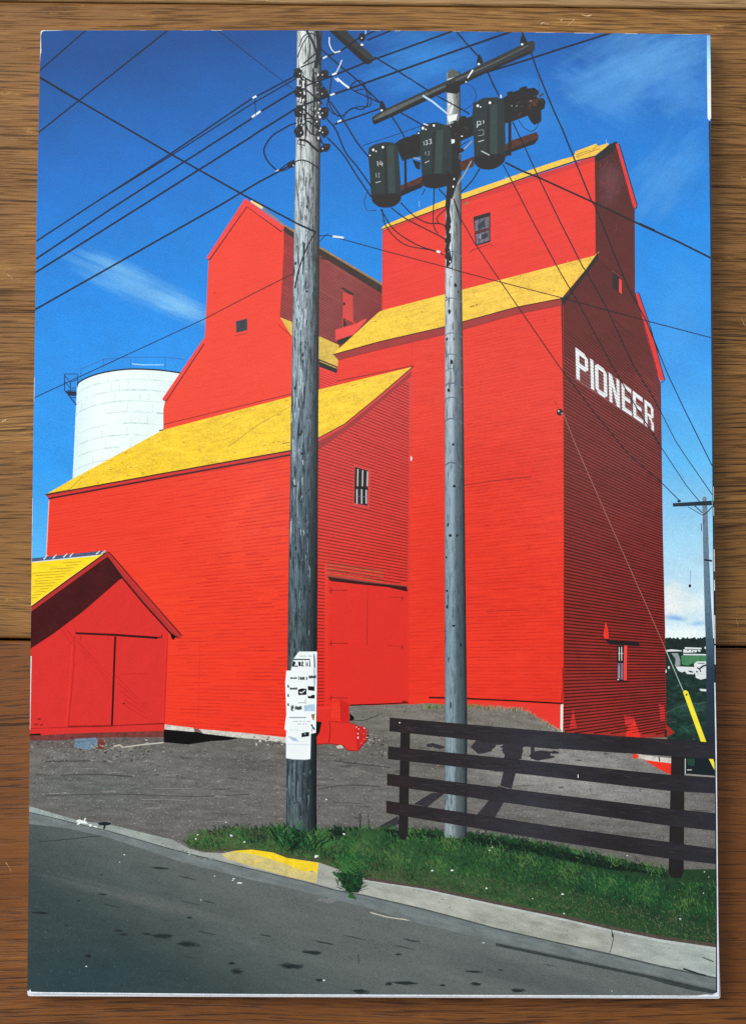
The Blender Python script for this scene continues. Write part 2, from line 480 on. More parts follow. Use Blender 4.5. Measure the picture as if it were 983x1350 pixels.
def h3(S):
    S.poly([(890, 878.5), (917, 879.5), (917, 884), (914, 889), (905, 888.6), (902, 885), (898, 886.5), (893, 884)], 'house_white')
    S.spot(910, 885.5, 3.5, 'house_dark', 1.0, 15); S.spot(881, 880, 1.2, 'house_white', 2); S.spot(877.3, 885, .9, 'house_white', 2.2)
def h4(S):
    S.poly([(914, 875), (918, 872), (930, 872), (931.5, 880), (931.5, 894), (923, 896), (916.5, 893.5), (915, 884)], 'house_white')
    S.stroke([(919, 874.2), (928, 874.8)], 1.0, 'house_dark'); S.stroke([(921, 882), (926, 878), (932, 876.5)], 2.2, 'house_dark'); S.stroke([(918, 880), (922, 883), (923, 886)], 1.4, 'house_dark'); S.spot(918, 885.6, 1.2, 'house_dark'); S.stroke([(918, 889), (929, 888.6)], .4, 'track')
def h5(S): S.poly([(921, 908), (931, 908.6), (931, 911.5), (923, 911)], 'house_white')
house(h1, 'printed low white shed roof, farthest left on the hillside'); house(h2, 'printed long white building above the green meadow'); house(h3, 'printed row of white trailers below the meadow')
house(h4, 'printed white house with dark gables beside the far pole'); house(h5, 'printed pale hut low among the dark trees')

# ---- silo
ink('silo', (214, 234, 232), g=.05, m=.06, ms=18, ramp=((96, 560), (236, 560), [(0, (204, 228, 230)), (.25, (226, 243, 243)), (1, (214, 232, 230))]))
ink('silo_band', (202, 222, 222), g=.1, m=.3, ms=8); ink('silo_line', (188, 209, 210), g=.2, m=.5, ms=10)
ink('rim', (16, 26, 52)); ink('rail_blue', (26, 52, 104)); ink('rail_faint', (40, 92, 158)); ink('rail_white', (150, 200, 235))
G = group('printed_silo', 'printed round white block silo behind the red buildings')
ell = smooth([(101.9, 508), (105, 503.5), (115, 498), (130, 492.7), (150, 488.7), (172, 486.6), (200, 487.2), (220, 489), (240, 492)])
S = Sheet('wall', G)
S.poly([(95.6, 640)] + ell + [(240, 600)], 'silo')
for k in range(1, 10):
    d = 13.6 * k + (k * k) * .18
    row = [(x - (x < 140) * 0 - k * .6 * (240 - x) / 140, y + d - (1 - (x - 101) / 139) * k * .6) for x, y in ell]
    i = 0
    while i < len(row) - 2:
        j = min(len(row) - 1, i + random.randint(3, 9))
        if random.random() < .85: S.stroke(row[i:j + 1], random.uniform(.7, 2.4), random.choice(['silo_band', 'silo_band', 'silo_line']))
        i = j
    for xx in range(104, 236, 11):
        x_ = xx + (k % 2) * 5
        e = min(ell, key=lambda q: abs(q[0] - x_)); y_ = e[1] + d
        if random.random() < .28: S.stroke([(x_ - k * .4, y_ - 12), (x_ - k * .45, y_ - 1)], .5, 'silo_line')
S.build()
S = Sheet('rim', G); S.stroke(ell, 2.0, 'rim'); S.build()
S = Sheet('walkway', G)
for a, w in (([(85.5, 493), (103, 493)], 1), ([(85.5, 493), (85.5, 516)], 1.5), ([(85.5, 495), (93, 504), (104, 500)], 1.2), ([(93, 504), (93, 516)], 1.3), ([(102.5, 493), (102.5, 511)], 1), ([(86, 503), (93, 512), (101, 511)], 1), ([(90, 520), (101, 534)], 1.7), ([(94, 524), (101, 524)], 1.2), ([(88, 515), (101, 514)], 1)): S.stroke(a, w, 'rail_blue')
S.poly([(85.5, 515.5), (101, 516), (101, 522), (91, 521.5)], 'rim'); S.build()
S = Sheet('railing', G)
for a in ([(106.5, 487), (137, 473.5), (173, 471), (218, 471), (245, 474)], [(107, 487), (107, 500)], [(137, 473), (137, 485)], [(173, 473), (173, 486)], [(218, 472), (218, 487)]): S.stroke(a, .8, 'rail_faint')
S.stroke([(174, 479.5), (186, 481), (216, 481)], 1.3, 'rail_white'); S.build()

# ---- ground and street
ink('yard', (94, 92, 92), g=.34, gs=1.5, m=.42, ms=7, st=4, ang=R(3), specks=(2.6, (150, 150, 148), .68),
    ramp=((491, 920), (470, 1120), [(0, (116, 111, 104)), (.3, (98, 95, 91)), (.6, (104, 102, 99)), (1, (98, 96, 94))]),
    blobs=[(130, 1040, 150, 45, 0, (88, 96, 94), .7, .4, 1), (560, 960, 90, 30, 5, (122, 118, 112), .7, .4, 1), (760, 1020, 230, 70, 8, (146, 145, 142), .9, .3, 1), (330, 1010, 90, 20, 0, (80, 78, 78), .6, .4, 1)])
ink('yard_light', (142, 140, 134), g=.3, m=.3); ink('yard_dark', (52, 50, 50), g=.3, m=.3); ink('chip', (158, 154, 144), g=.3, m=.3); ink('stone', (186, 184, 172), g=.2, m=.2); ink('litter', (220, 226, 226), g=.08)
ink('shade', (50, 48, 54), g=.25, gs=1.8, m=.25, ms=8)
ink('rut', (74, 72, 71), g=.3, m=.3)
ink('yard_a', (86, 83, 80), g=.4, m=.5, ms=6); ink('yard_b', (120, 118, 114), g=.4, m=.5, ms=6); 
S = Sheet('printed_yard', book, 'printed grey gravel yard in front of the red buildings', step=3e-7)
S.poly([(30, 915), (872, 915), (880, 985), (900, 1018), (960, 1024), (960, 1270), (600, 1200), (300, 1140), (30, 1075)], 'yard')
for k in range(2600):
    x, y = random.uniform(40, 940), random.uniform(935, 1110)
    if x < 400 and y > 1060 + (x - 40) * .12 or x > 866 and y < 1030: continue
    S.spot(x, y, random.uniform(.4, 1.5), random.choice(['yard_a', 'yard_b', 'yard_a', 'yard_b', 'rut', 'yard_light' if k % 4 == 0 else 'yard_b', 'yard_dark' if k % 3 == 0 else 'yard_a']), random.uniform(.3, .8), n=6, jag=.3)
for k in range(150):
    x = random.gauss(140, 45) if random.random() < .6 else random.gauss(475, 22); y = random.uniform(984, 1006) if x < 300 else random.gauss(985, 9)
    S.spot(x, y, random.uniform(.5, 2.0), random.choice(['yard_light', 'chip', 'yard_dark', 'yard_dark']), random.uniform(.4, .9), n=6, jag=.4, deg=random.uniform(-20, 20))
for a in ([(80, 1022), (130, 1021), (175, 1024)], [(60, 1049), (150, 1047), (260, 1050), (330, 1047)], [(420, 1040), (460, 1035), (500, 1037)], [(440, 1003), (480, 1008), (515, 1012)], [(440, 945), (475, 950), (500, 942)], [(60, 1004), (120, 1003)]):
    S.stroke(smooth(a), random.uniform(1.2, 2.4), 'rut')
for k in range(9):
    y = random.uniform(1000, 1075); x = random.uniform(60, 520); l = random.uniform(15, 60)
    S.stroke([(x, y), (x + l * .5, y + random.uniform(-1, 1)), (x + l, y + random.uniform(-1.5, 2))], random.uniform(.4, 1.1), random.choice(['rut', 'yard_light', 'rut']))
for k in range(120):
    x, y = random.uniform(50, 930), random.uniform(990, 1100)
    if y < 1060 + x * .1: S.spot(x, y, random.uniform(2, 14), random.choice(['yard_a', 'yard_b']), random.uniform(.4, 1.4), random.uniform(-3, 5), n=12, jag=.4)
# shadow of the pole with the transformers, printed on the gravel
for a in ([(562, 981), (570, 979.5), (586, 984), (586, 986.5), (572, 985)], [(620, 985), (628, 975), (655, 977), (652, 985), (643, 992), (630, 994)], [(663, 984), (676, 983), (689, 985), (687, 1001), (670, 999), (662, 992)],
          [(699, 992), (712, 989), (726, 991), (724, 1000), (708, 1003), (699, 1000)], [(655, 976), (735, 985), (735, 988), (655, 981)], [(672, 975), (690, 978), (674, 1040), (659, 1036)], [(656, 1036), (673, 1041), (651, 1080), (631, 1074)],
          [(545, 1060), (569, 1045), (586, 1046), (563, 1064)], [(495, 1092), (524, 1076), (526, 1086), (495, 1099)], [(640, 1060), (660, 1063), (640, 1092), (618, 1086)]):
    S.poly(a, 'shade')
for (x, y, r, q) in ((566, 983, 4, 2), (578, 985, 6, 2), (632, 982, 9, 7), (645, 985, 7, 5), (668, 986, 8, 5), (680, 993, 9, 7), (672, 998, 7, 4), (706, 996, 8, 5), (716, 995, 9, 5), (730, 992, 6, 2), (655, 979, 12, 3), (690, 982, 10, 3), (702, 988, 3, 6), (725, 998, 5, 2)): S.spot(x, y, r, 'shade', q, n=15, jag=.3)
S.poly([(860, 999), (884, 1003), (884, 1006), (842, 1000), (838, 997)], 'stone')
S.build()

ink('asphalt', (70, 78, 82), g=.30, gs=1.5, m=.20, ms=20, st=3, ang=R(13),
    ramp=((420, 1110), (300, 1320), [(0, (98, 104, 103)), (.45, (91, 97, 95)), (.7, (76, 86, 85)), (1, (52, 66, 68))]),
    blobs=[(110, 1290, 170, 60, 0, (40, 60, 64), .85, .3, 1), (200, 1190, 190, 12, 14, (104, 108, 106), .5, .5, 1.2), (420, 1265, 190, 20, 14, (96, 104, 102), .5, .5, 1.2), (700, 1290, 160, 24, 12, (58, 66, 66), .5, .4, 1), (610, 1260, 120, 16, 14, (84, 90, 90), .4, .4, 1)])
ink('street_pale', (92, 98, 98), g=.35, gs=1.5, m=.4, ms=9); ink('crack', (34, 38, 38), g=.3); ink('asphalt_light', (112, 116, 116), g=.3); ink('tar', (32, 42, 44), g=.4, m=.4, ms=5); ink('tar_soft', (54, 62, 64), g=.35, gs=1.5, m=.4, ms=9)
S = Sheet('printed_street', book, 'printed dark asphalt street along the kerb', step=3e-7)
gut_b = [(36, 1086), (90, 1092), (141, 1103.5), (241.7, 1137), (330, 1159.5), (400, 1175), (481, 1196), (548, 1216), (653, 1241), (780.6, 1268), (870, 1287), (950, 1305)]
S.poly([(30, 1060), (960, 1060), (960, 1330), (30, 1330)][0:0] or [(x, y - 6) for x, y in gut_b] + [(960, 1330), (30, 1330)], 'asphalt')
for k in range(2200):
    x = random.uniform(38, 944); y = random.uniform(1095, 1310)
    if y < 1106 + (x - 141) * .196: continue
    S.spot(x, y, random.uniform(.35, .9), random.choice(['tar_soft', 'tar_soft', 'street_pale', 'crack' if k % 6 == 0 else 'street_pale']), random.uniform(.25, .6), n=5, jag=.3)
for (x, y, a, b_) in ((215, 1234, 13, 3), (247, 1245, 13, 3.2), (54, 1203.5, 12, 1.8), (156, 1227, 6, 1.5), (163, 1232, 6, 1.6), (195, 1231.5, 6, 1.4), (250, 1210, 3.5, 1.2), (306, 1270, 5, 1.5), (312, 1281, 7, 3), (384, 1274, 14, 3), (412, 1256, 12, 2), (512, 1297, 4, 2), (533, 1296, 15, 2), (525, 1258, 4, 1), (583, 1299, 4, 1.3), (474, 1307, 10, 2.5), (682, 1306, 8, 2), (134, 1153.5, 1.4, 1), (211, 1144.5, 9, 1.2), (135, 1179, 6, 1), (103, 1187.5, 1.6, 1.4), (627, 1297, 6, 2), (625, 1281, 10, 1.2), (421, 1292, 5, 1.6), (160, 1299, 2, 1.3), (135, 1274, 1.8, 1.2), (88, 1220, 3, 1), (116, 1260, 5, 3)):
    S.spot(x, y, a * 1.15, 'tar_soft', b_ * 1.3, n=18, jag=.3, deg=3); S.spot(x + random.uniform(-1, 1), y, a * .85, 'tar', b_ * .8, n=16, jag=.3, deg=3)
S.stroke([(472, 1258), (473, 1270)], 1, 'tar')
for (x, y, a, b_) in ((164, 1126.8, 1.7, 1), (158, 1136.5, 1, .8), (244, 1136.5, 4, 1.3), (283, 1155, 1.5, .8), (308, 1158.5, 2.6, 1), (316, 1164, 4.5, 1.4), (307, 1160.5, 2, .8), (265, 1186.5, 1.3, .7), (297, 1122.7, .5, .5), (806, 1306.5, 1, 1), (637, 1243, 2, .8), (427, 1292.5, 2, 1.6), (114, 1274, 1.6, 1.1), (585, 1224, 4, .8)):
    S.spot(x, y, a * .72, 'litter', b_ * .72, n=8, jag=.25)
S.poly([(416, 1187), (423, 1183.5), (430, 1185), (438, 1182), (446, 1186), (440, 1189.5), (432, 1191), (424, 1188.5)], 'asphalt_light')
S.stroke([(488, 1203), (510, 1209), (545, 1214), (553, 1215)], 1.7, 'stone', 1.2)
S.stroke([(50, 1110), (95, 1106), (140, 1101)], 1.2, 'tar_soft')
for k in range(22):
    x = random.uniform(60, 900); y = 1110 + x * .17 + random.uniform(0, 120)
    if y < 1300: S.spot(x, y, random.uniform(3, 16), 'tar_soft', random.uniform(.4, 1.2), 12, n=14, jag=.35)
S.build()

ink('kerb', (142, 150, 148), g=.25, gs=1.6, m=.42, ms=10, st=3, ang=R(14), ramp=((40, 1060), (943, 1290), [(0, (142, 156, 154)), (.3, (146, 150, 145)), (.55, (162, 166, 158)), (.8, (156, 160, 151)), (1, (160, 172, 170))]))
ink('kerb_top', (176, 184, 182), g=.2, m=.3, ms=10, st=2); ink('gutter', (108, 117, 118), g=.25, gs=1.6, m=.45, ms=9, st=4, ang=R(14))
ink('kerb_shade', (74, 82, 82), g=.3, m=.5, ms=9); ink('kerb_yellow', (232, 200, 40), g=.12, m=.2, ms=10); ink('kerb_pale', (198, 184, 120), g=.2, m=.3, ms=12)
kt = [(36, 1062), (105, 1082), (144, 1086.7), (200, 1100.5), (228, 1107), (250, 1119), (268.5, 1123.6), (292, 1125), (304, 1122.5), (315.5, 1120.5), (332, 1120), (360, 1124), (378, 1131), (420, 1137), (446, 1146), (462, 1158), (478, 1156.5), (560, 1169), (653, 1189), (735, 1206), (807, 1222.7), (870, 1235), (950, 1246)]
kb = [(36, 1070), (90, 1083), (141, 1095), (235, 1122), (330, 1145.5), (400, 1162), (444, 1174), (478, 1180), (560, 1199), (653, 1224), (730, 1242), (804, 1258), (870, 1274), (950, 1291)]
S = Sheet('printed_kerb', book, 'printed pale concrete kerb with a yellow stretch')
S.poly([(x, y - 4) for x, y in kb] + gut_b[::-1], 'gutter')
S.poly(kt + kb[::-1], 'kerb')
S.stroke(kb, 1.1, 'kerb_shade', 2.4)
S.stroke([(480, 1159), (560, 1172), (653, 1192), (735, 1209.5), (807, 1226), (870, 1239), (945, 1250)], 4.5, 'kerb_top', 6)
S.stroke([(805, 1224), (808, 1236), (806, 1247), (803, 1256)], 1.2, 'kerb_shade'); S.spot(807, 1233, 1.3, 'crack', 3)
S.stroke([(900, 1277), (921, 1284), (930, 1286)], 2.2, 'crack'); S.stroke([(925, 1262), (940, 1268)], 1.5, 'kerb_shade')
S.stroke([(653, 1245), (780, 1272), (870, 1291), (947, 1309)], 4, 'tar_soft'); S.spot(900, 1300, 40, 'tar_soft', 3, 12, jag=.2)
for k in range(130):
    t = random.random(); x = 40 + t * 900
    i = max(j for j in range(len(kt)) if kt[j][0] <= x); i = min(i, len(kt) - 2); q = (x - kt[i][0]) / (kt[i + 1][0] - kt[i][0]); y = kt[i][1] + (kt[i + 1][1] - kt[i][1]) * q
    S.spot(x, y + random.uniform(2, 30 * min(1, x / 700)), random.uniform(.4, 1.6), random.choice(['kerb_shade', 'kerb_top', 'kerb_top', 'gutter']), random.uniform(.3, .8), n=6, jag=.4)
S.build()
S = Sheet('printed_kerb_paint', book, 'printed yellow painted stretch of the kerb')
S.poly([(292, 1126), (312, 1121), (332, 1120), (360, 1124), (378, 1131), (420, 1137.5), (417, 1164), (380, 1156), (330, 1142), (300, 1133)], 'kerb_pale')
S.poly([(304, 1123.5), (316, 1120.5), (332, 1119.5), (360, 1123.5), (378, 1131), (420, 1137.5), (418, 1150), (398, 1148), (376, 1139), (345, 1129), (325, 1124)], 'kerb_yellow')
for k in range(40):
    x = random.uniform(325, 412); S.spot(x, 1127 + (x - 325) * .2 + random.uniform(0, 12), random.uniform(.6, 2.5), random.choice(['kerb_pale', 'kerb_yellow', 'kerb']), random.uniform(.4, 1), n=6, jag=.4)
S.build()
S = Sheet('printed_litter', book, 'printed scraps of white litter at the kerb end')
for (x, y, a, b_, d) in ((108, 1083.5, 6, 2.2, 10), (104, 1086, 3, 1.2, -30), (119, 1088, 2, 1.4, 0), (126, 1090, 3, 1, 20), (112, 1081, 2.5, 1, -60)): S.spot(x, y, a, 'litter', b_, d, n=9, jag=.35)
S.spot(138, 1086, 9, 'house_dark', 2.4); S.stroke([(139, 1086), (137, 1093)], 2.4, 'house_dark'); S.build()

# ---- rear elevator
ink('red', (240, 74, 52), g=.10, m=.05, ms=40)
ink('red_rear', (242, 72, 58), g=.09, gs=1.8, m=.06, ms=50, ang=R(-12), streak=(40, 2.4, (216, 50, 38), .48, .9), ramp=((320, 262), (290, 560), [(0, (226, 58, 42)), (1, (228, 64, 42))]))
ink('trim_rear', (226, 60, 54), g=.1, m=.1); ink('line_red', (150, 30, 26), g=.2, m=.2); ink('line_dark', (52, 14, 14), g=.2)
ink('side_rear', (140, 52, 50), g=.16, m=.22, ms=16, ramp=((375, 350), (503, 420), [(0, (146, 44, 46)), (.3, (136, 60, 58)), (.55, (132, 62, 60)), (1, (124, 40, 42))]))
ink('side_rear_line', (108, 36, 36), g=.2, m=.3); ink('eave_dark', (50, 36, 30), g=.3, m=.4, ms=10); ink('eave_tan', (146, 112, 66), g=.35, gs=2, m=.5, ms=6); ink('cream', (238, 206, 118), g=.1, m=.1)
ink('door_rear', (196, 62, 60), g=.12, m=.12); ink('roof_old', (204, 172, 74), g=.22, gs=2, m=.3, ms=8); ink('shadow_dark', (34, 30, 34), g=.2)
ink('glass', (44, 54, 62), g=.25, m=.3, ms=6); ink('balcony', (226, 70, 66), g=.1)
VL, VR = (-1150, 880), (1330, 880)
G = group('printed_elevator', 'printed rear red elevator with a gabled top and one small window')
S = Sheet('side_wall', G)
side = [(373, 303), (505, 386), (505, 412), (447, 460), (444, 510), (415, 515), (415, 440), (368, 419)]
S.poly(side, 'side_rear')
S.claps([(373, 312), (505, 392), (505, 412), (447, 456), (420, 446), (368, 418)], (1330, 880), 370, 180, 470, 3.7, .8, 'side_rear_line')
S.poly([(421, 484), (444, 492), (445, 510), (421, 514)], 'trim_rear')
S.claps([(421, 486), (444, 494), (445, 508), (421, 513)], VR, 421, 470, 515, 3.6, .9, 'line_red'); S.build()
S = Sheet('door', G)
S.poly([(451.5, 385), (465, 389), (465.5, 425), (456, 421), (451, 416)], 'door_rear'); S.poly([(450.5, 378.5), (466, 387), (466, 389.5), (460, 388), (450, 380.5)], 'eave_dark'); S.stroke([(451, 384), (450.5, 432)], 1.2, 'side_rear_line'); S.spot(453.5, 400.5, 1.6, 'line_dark', 2)
S.build()
S = Sheet('balcony', G)
S.poly([(442, 435), (470, 426), (475, 423.5), (483, 419.5), (482, 423), (466, 441), (442, 449)], 'balcony'); S.poly([(444, 449), (466, 441), (455, 452), (447, 455)], 'shadow_dark')
S.poly([(452, 418), (452, 431), (457, 429)], 'shadow_dark'); S.stroke([(452, 417), (469, 427)], 1.4, 'trim_rear'); S.stroke([(451.6, 417), (451.6, 432)], 1, 'balcony'); S.stroke([(442, 435), (472, 426)], .8, 'door_rear')
S.build()
S = Sheet('lower_roof', G)
S.poly([(368.5, 418), (384, 424), (420, 443), (447, 455), (445.5, 483.5), (421, 473.5), (384, 452)], 'roof_old'); S.poly([(420, 473), (445, 484), (443, 492), (421, 483)], 'shadow_dark'); S.stroke([(421, 476), (444, 485.5)], 1, 'roof_old')
S.build()
S = Sheet('roof_edge', G)
S.poly([(374.5, 297.5), (422, 327), (505, 376), (505, 388.5), (422, 337), (374.5, 306)], 'eave_dark')
S.stroke([(346, 275), (374, 296.5), (422, 326.5), (505, 376)], 2.2, 'eave_tan', 2.6); S.stroke([(422, 340), (432, 342)], 2.4, 'eave_dark'); S.build()
front = [(324, 263), (374, 302), (374, 330), (369, 418), (385, 444), (385, 525), (215.5, 567), (215.5, 540), (218, 527), (269, 448), (271, 440), (276, 342)]
S = Sheet('gable_wall', G)
S.poly(front, 'red_rear'); S.stroke([(367, 428), (385, 444)], 1.2, 'line_red')
S.claps(front, VL, 215, 210, 570, 4.2, .35, 'trim_rear', gaps=.3); S.stroke([(216, 559.5), (385, 519)], 1.3, 'line_red'); S.spot(283, 386, 1.3, 'line_red', .8)
S.stroke([(275.5, 345), (270.5, 446)], .9, 'trim_rear'); S.build()
S = Sheet('roof_trim', G)
S.poly([(323, 261.5), (326, 272), (276, 344), (272, 340)], 'trim_rear'); S.poly([(323, 261.5), (374.6, 299), (373, 306), (325.5, 272.5)], 'trim_rear')
S.poly([(268.5, 446), (271, 452), (218.5, 529), (214, 526)], 'trim_rear')
S.stroke([(273, 341.5), (276, 343), (325.5, 272.5), (371, 305.5), (374.5, 302)], 1.4, 'line_dark'); S.stroke([(269.5, 453), (219, 529), (215, 527)], 1.3, 'line_dark'); S.stroke([(331, 264.5), (346, 274.5)], 3.4, 'cream')
S.build()
S = Sheet('window', G)
S.poly([(310, 422.5), (326.5, 419), (326.5, 436.3), (310.5, 440)], 'door_rear'); S.poly([(311.3, 423.6), (325.8, 420.2), (325.8, 435), (311.8, 438.6)], 'glass'); S.stroke([(318.8, 422), (318.9, 437)], .7, 'shadow_dark'); S.stroke([(309, 443), (327, 439)], .7, 'line_red'); S.build()

# ---- tall elevator with the lettering
ink('red_tall', (240, 66, 46), g=.10, m=.06, ms=50, ramp=((640, 300), (650, 930), [(0, (222, 54, 42)), (.35, (224, 57, 40)), (.6, (228, 58, 37)), (1, (228, 52, 34))]), ang=R(-6), streak=(34, 2.2, (206, 42, 30), .44, .8), blobs=[(575, 700, 40, 240, 0, (214, 48, 34), .5, .4, 1), (700, 620, 90, 40, 20, (214, 46, 32), .5, .4, 1), (650, 860, 100, 60, 0, (234, 58, 38), .5, .4, 1)])
ink('red_cup', (224, 54, 43), g=.09, m=.06, ms=50, ang=R(-16), streak=(40, 2.4, (210, 44, 36), .46, .85)); ink('line_soft', (214, 50, 40), g=.15, m=.3, ms=25); ink('line_mid', (206, 44, 34), g=.15, m=.3, ms=25); ink('under', (198, 48, 48), g=.1, m=.1)
ink('roof', (230, 182, 48), g=.22, gs=2.2, m=.24, ms=9, st=2.5, ang=R(-13), streak=(26, 1.7, (206, 160, 44), .5, .85), ramp=((440, 560), (640, 380), [(0, (234, 196, 44)), (1, (234, 192, 70))]))
ink('roof_spot', (150, 112, 40), g=.3); ink('roof_pale', (246, 214, 96), g=.1)
ink('fascia', (150, 48, 48), g=.15, m=.15); ink('verge', (28, 24, 28), g=.2)
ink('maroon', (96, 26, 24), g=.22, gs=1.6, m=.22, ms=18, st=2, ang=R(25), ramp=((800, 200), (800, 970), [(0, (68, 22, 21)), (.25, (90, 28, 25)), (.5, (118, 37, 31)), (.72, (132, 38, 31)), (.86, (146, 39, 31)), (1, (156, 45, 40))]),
    blobs=[(803, 240, 24, 45, 0, (104, 66, 76), .5, .5, 1), (850, 560, 55, 110, 20, (116, 56, 60), .5, .4, 1)], rough=.2)  # both blobs paint the purplish gloss reflection on the dark wall
ink('maroon_line', (66, 17, 15), g=.25, m=.35, ms=14); ink('maroon_light', (134, 46, 46), g=.25, m=.4); ink('letter', (224, 234, 236), g=.06, m=.08); ink('reveal', (228, 66, 56), g=.1); ink('trim_tall', (214, 46, 48), g=.12, m=.1)
ink('pane', (104, 98, 114), g=.3, m=.7, ms=3); ink('sash_grey', (120, 100, 120), g=.3, m=.4, ms=5); ink('sash', (206, 208, 206), g=.1, m=.1); ink('post_white', (226, 222, 214), g=.1); ink('red_light', (226, 50, 38), g=.14, m=.1)
G = group('printed_elevator', 'printed tall red elevator lettered PIONEER with yellow roofs')
fw = [(446, 471), (585, 434), (741.5, 396), (743.5, 520), (745, 700), (745, 880), (744, 928), (744, 968), (727, 957), (705, 942), (686, 936), (620, 931), (563, 927), (537, 929), (539, 700), (543, 488), (443, 509)]
S = Sheet('front_wall', G)
S.poly(fw, 'red_tall')
S.claps([(585, 446), (739, 405), (741, 520), (743, 700), (743, 925), (538, 917), (540, 700), (543, 492), (560, 470)], VL, 741, 330, 925, 4.7, 1.0, 'line_mid', gaps=.04, jit=.5, seg=18, wcurve=lambda x, y: (.55 + .45 * (x > 610)) * (.75 + .35 * (y > 600) + .7 * math.exp(-((y - 605) / 38) ** 2)))
S.claps([(446, 478), (580, 440), (543, 486), (446, 505)], VL, 741, 330, 530, 4.7, .5, 'line_soft', gaps=.3)
S.stroke([(543, 450), (541, 600), (538, 925)], 1.0, 'line_soft'); S.stroke([(443.5, 502.5), (500, 491.5), (544, 482)], 1.6, 'line_red')
S.stroke([(565, 919.5), (615, 921), (680, 924), (742, 927.5)], 2.2, 'line_dark'); S.poly([(565, 921), (742, 929), (742, 966), (725, 956), (690, 936), (620, 930)], 'red_cup')
S.stroke([(605, 641), (650, 634), (700, 629)], 1, 'line_red'); S.stroke([(640, 806), (697, 804)], .8, 'line_red'); S.stroke([(741, 880), (742, 905), (739, 928)], 1.4, 'line_red'); S.spot(541.5, 604.5, 1.6, 'litter', 3)
S.build()
S = Sheet('corner_post', G); S.poly([(738.5, 929), (742, 928), (742, 966), (738, 966)], 'post_white'); S.build()
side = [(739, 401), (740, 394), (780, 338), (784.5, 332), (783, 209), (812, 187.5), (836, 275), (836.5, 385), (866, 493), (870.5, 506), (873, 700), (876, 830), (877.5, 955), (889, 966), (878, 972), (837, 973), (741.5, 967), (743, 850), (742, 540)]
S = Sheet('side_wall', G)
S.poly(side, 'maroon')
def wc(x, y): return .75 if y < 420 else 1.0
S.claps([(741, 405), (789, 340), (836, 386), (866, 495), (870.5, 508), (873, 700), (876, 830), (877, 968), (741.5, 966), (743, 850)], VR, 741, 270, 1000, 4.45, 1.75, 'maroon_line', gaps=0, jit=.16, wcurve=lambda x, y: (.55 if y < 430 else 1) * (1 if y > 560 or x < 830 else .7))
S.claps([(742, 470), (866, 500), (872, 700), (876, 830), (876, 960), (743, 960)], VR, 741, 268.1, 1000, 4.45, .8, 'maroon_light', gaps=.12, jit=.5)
for k in range(80):  # pale curls paint the laminate's shine below the cupola verge
    x, y = random.gauss(803, 11), random.gauss(238, 22)
    if y < 210 or x < 786: continue
    a = random.uniform(0, 3.1); l = random.uniform(1.5, 4)
    S.stroke([(x, y), (x + l * math.cos(a), y + l * math.sin(a)), (x + l * math.cos(a + .9), y + l * math.sin(a + .9) + 2)], .5, 'maroon_light')
for a in ([(787, 342), (806, 359)], [(800, 338), (815, 352)], [(803, 350), (822, 366)], [(806, 332), (840, 400)], [(808, 420), (836, 446)]): S.stroke(a, 1.1, 'maroon_line')
S.poly([(797.8, 819), (801, 830), (802, 841.5), (797, 842), (794.6, 838), (796, 830)], 'red_light')
S.poly([(832, 949), (836, 950), (844, 972.5), (824, 972), (826, 962)], 'red_light')
for a in ([(755, 935), (760, 960), (750, 960)], [(868, 928), (875, 931), (876, 950), (870, 950)], [(822, 943), (836, 946), (834, 955), (824, 958)]): S.poly(a, 'under')
S.claps([(748, 930), (877, 925), (886, 966), (745, 966)], VR, 741, 915, 990, 4.45, .9, 'maroon_line', gaps=.2)
S.stroke([(877, 962), (876.5, 972)], 3, 'eave_dark'); S.stroke([(742, 403), (743, 700), (742.5, 925)], .8, 'line_red'); S.build()
cup = [(504.5, 302), (608, 262), (783.5, 207), (784.5, 338), (503.5, 414)]
S = Sheet('cupola_wall', G)
S.poly(cup, 'red_cup'); S.poly([(505, 302), (608, 262), (783.5, 206), (783.5, 213), (608, 269), (505, 307)], 'under')
S.claps(cup, VL, 783, 130, 420, 4.2, .35, 'under', gaps=.35)
S.stroke([(504.5, 303), (503.5, 410)], 1, 'under'); S.spot(614, 268, 1.6, 'eave_tan', 3.2, 60); S.stroke([(616, 272), (620, 281)], .8, 'under'); S.build()
S = Sheet('cupola_roof', G)
S.poly([(502.5, 300.5), (508.5, 296), (587.5, 263), (608.5, 255.5), (700, 223.5), (738.7, 210.5), (756, 206), (758, 199.5), (785, 189.5), (788, 192.5), (801, 188.5), (802, 192), (783.5, 205), (756, 212.5), (700, 231), (608.5, 263.5), (587.5, 272), (505, 303)], 'roof')
S.stroke([(503, 302.5), (587.5, 272), (608.5, 263.3), (700, 231.2), (756, 212.8), (783, 206)], 1.4, 'line_dark'); S.stroke([(759, 204), (775, 198.5), (780, 200), (786, 191)], .9, 'roof_spot'); S.stroke([(758, 207), (790, 196)], .8, 'roof_spot')
for (x, y) in ((666, 232), (798.5, 184), (552, 265)): S.stroke([(x, y), (x + .6, y + 8)], .6, 'rail_white')
S.build()
S = Sheet('cupola_verge', G); S.poly([(783, 206.5), (802.4, 190.5), (812, 186), (811, 195), (803, 203), (796.6, 208), (784, 214.5)], 'verge'); S.stroke([(811, 187), (816, 191), (839, 270), (838.5, 273.5), (835.5, 276)], 1.3, 'verge'); S.build()
S = Sheet('verge_trim', G); S.poly([(811, 190), (814, 188.5), (838.6, 271), (835.3, 275.5), (832.6, 268)], 'trim_tall'); S.build()
S = Sheet('verge_trim', G)
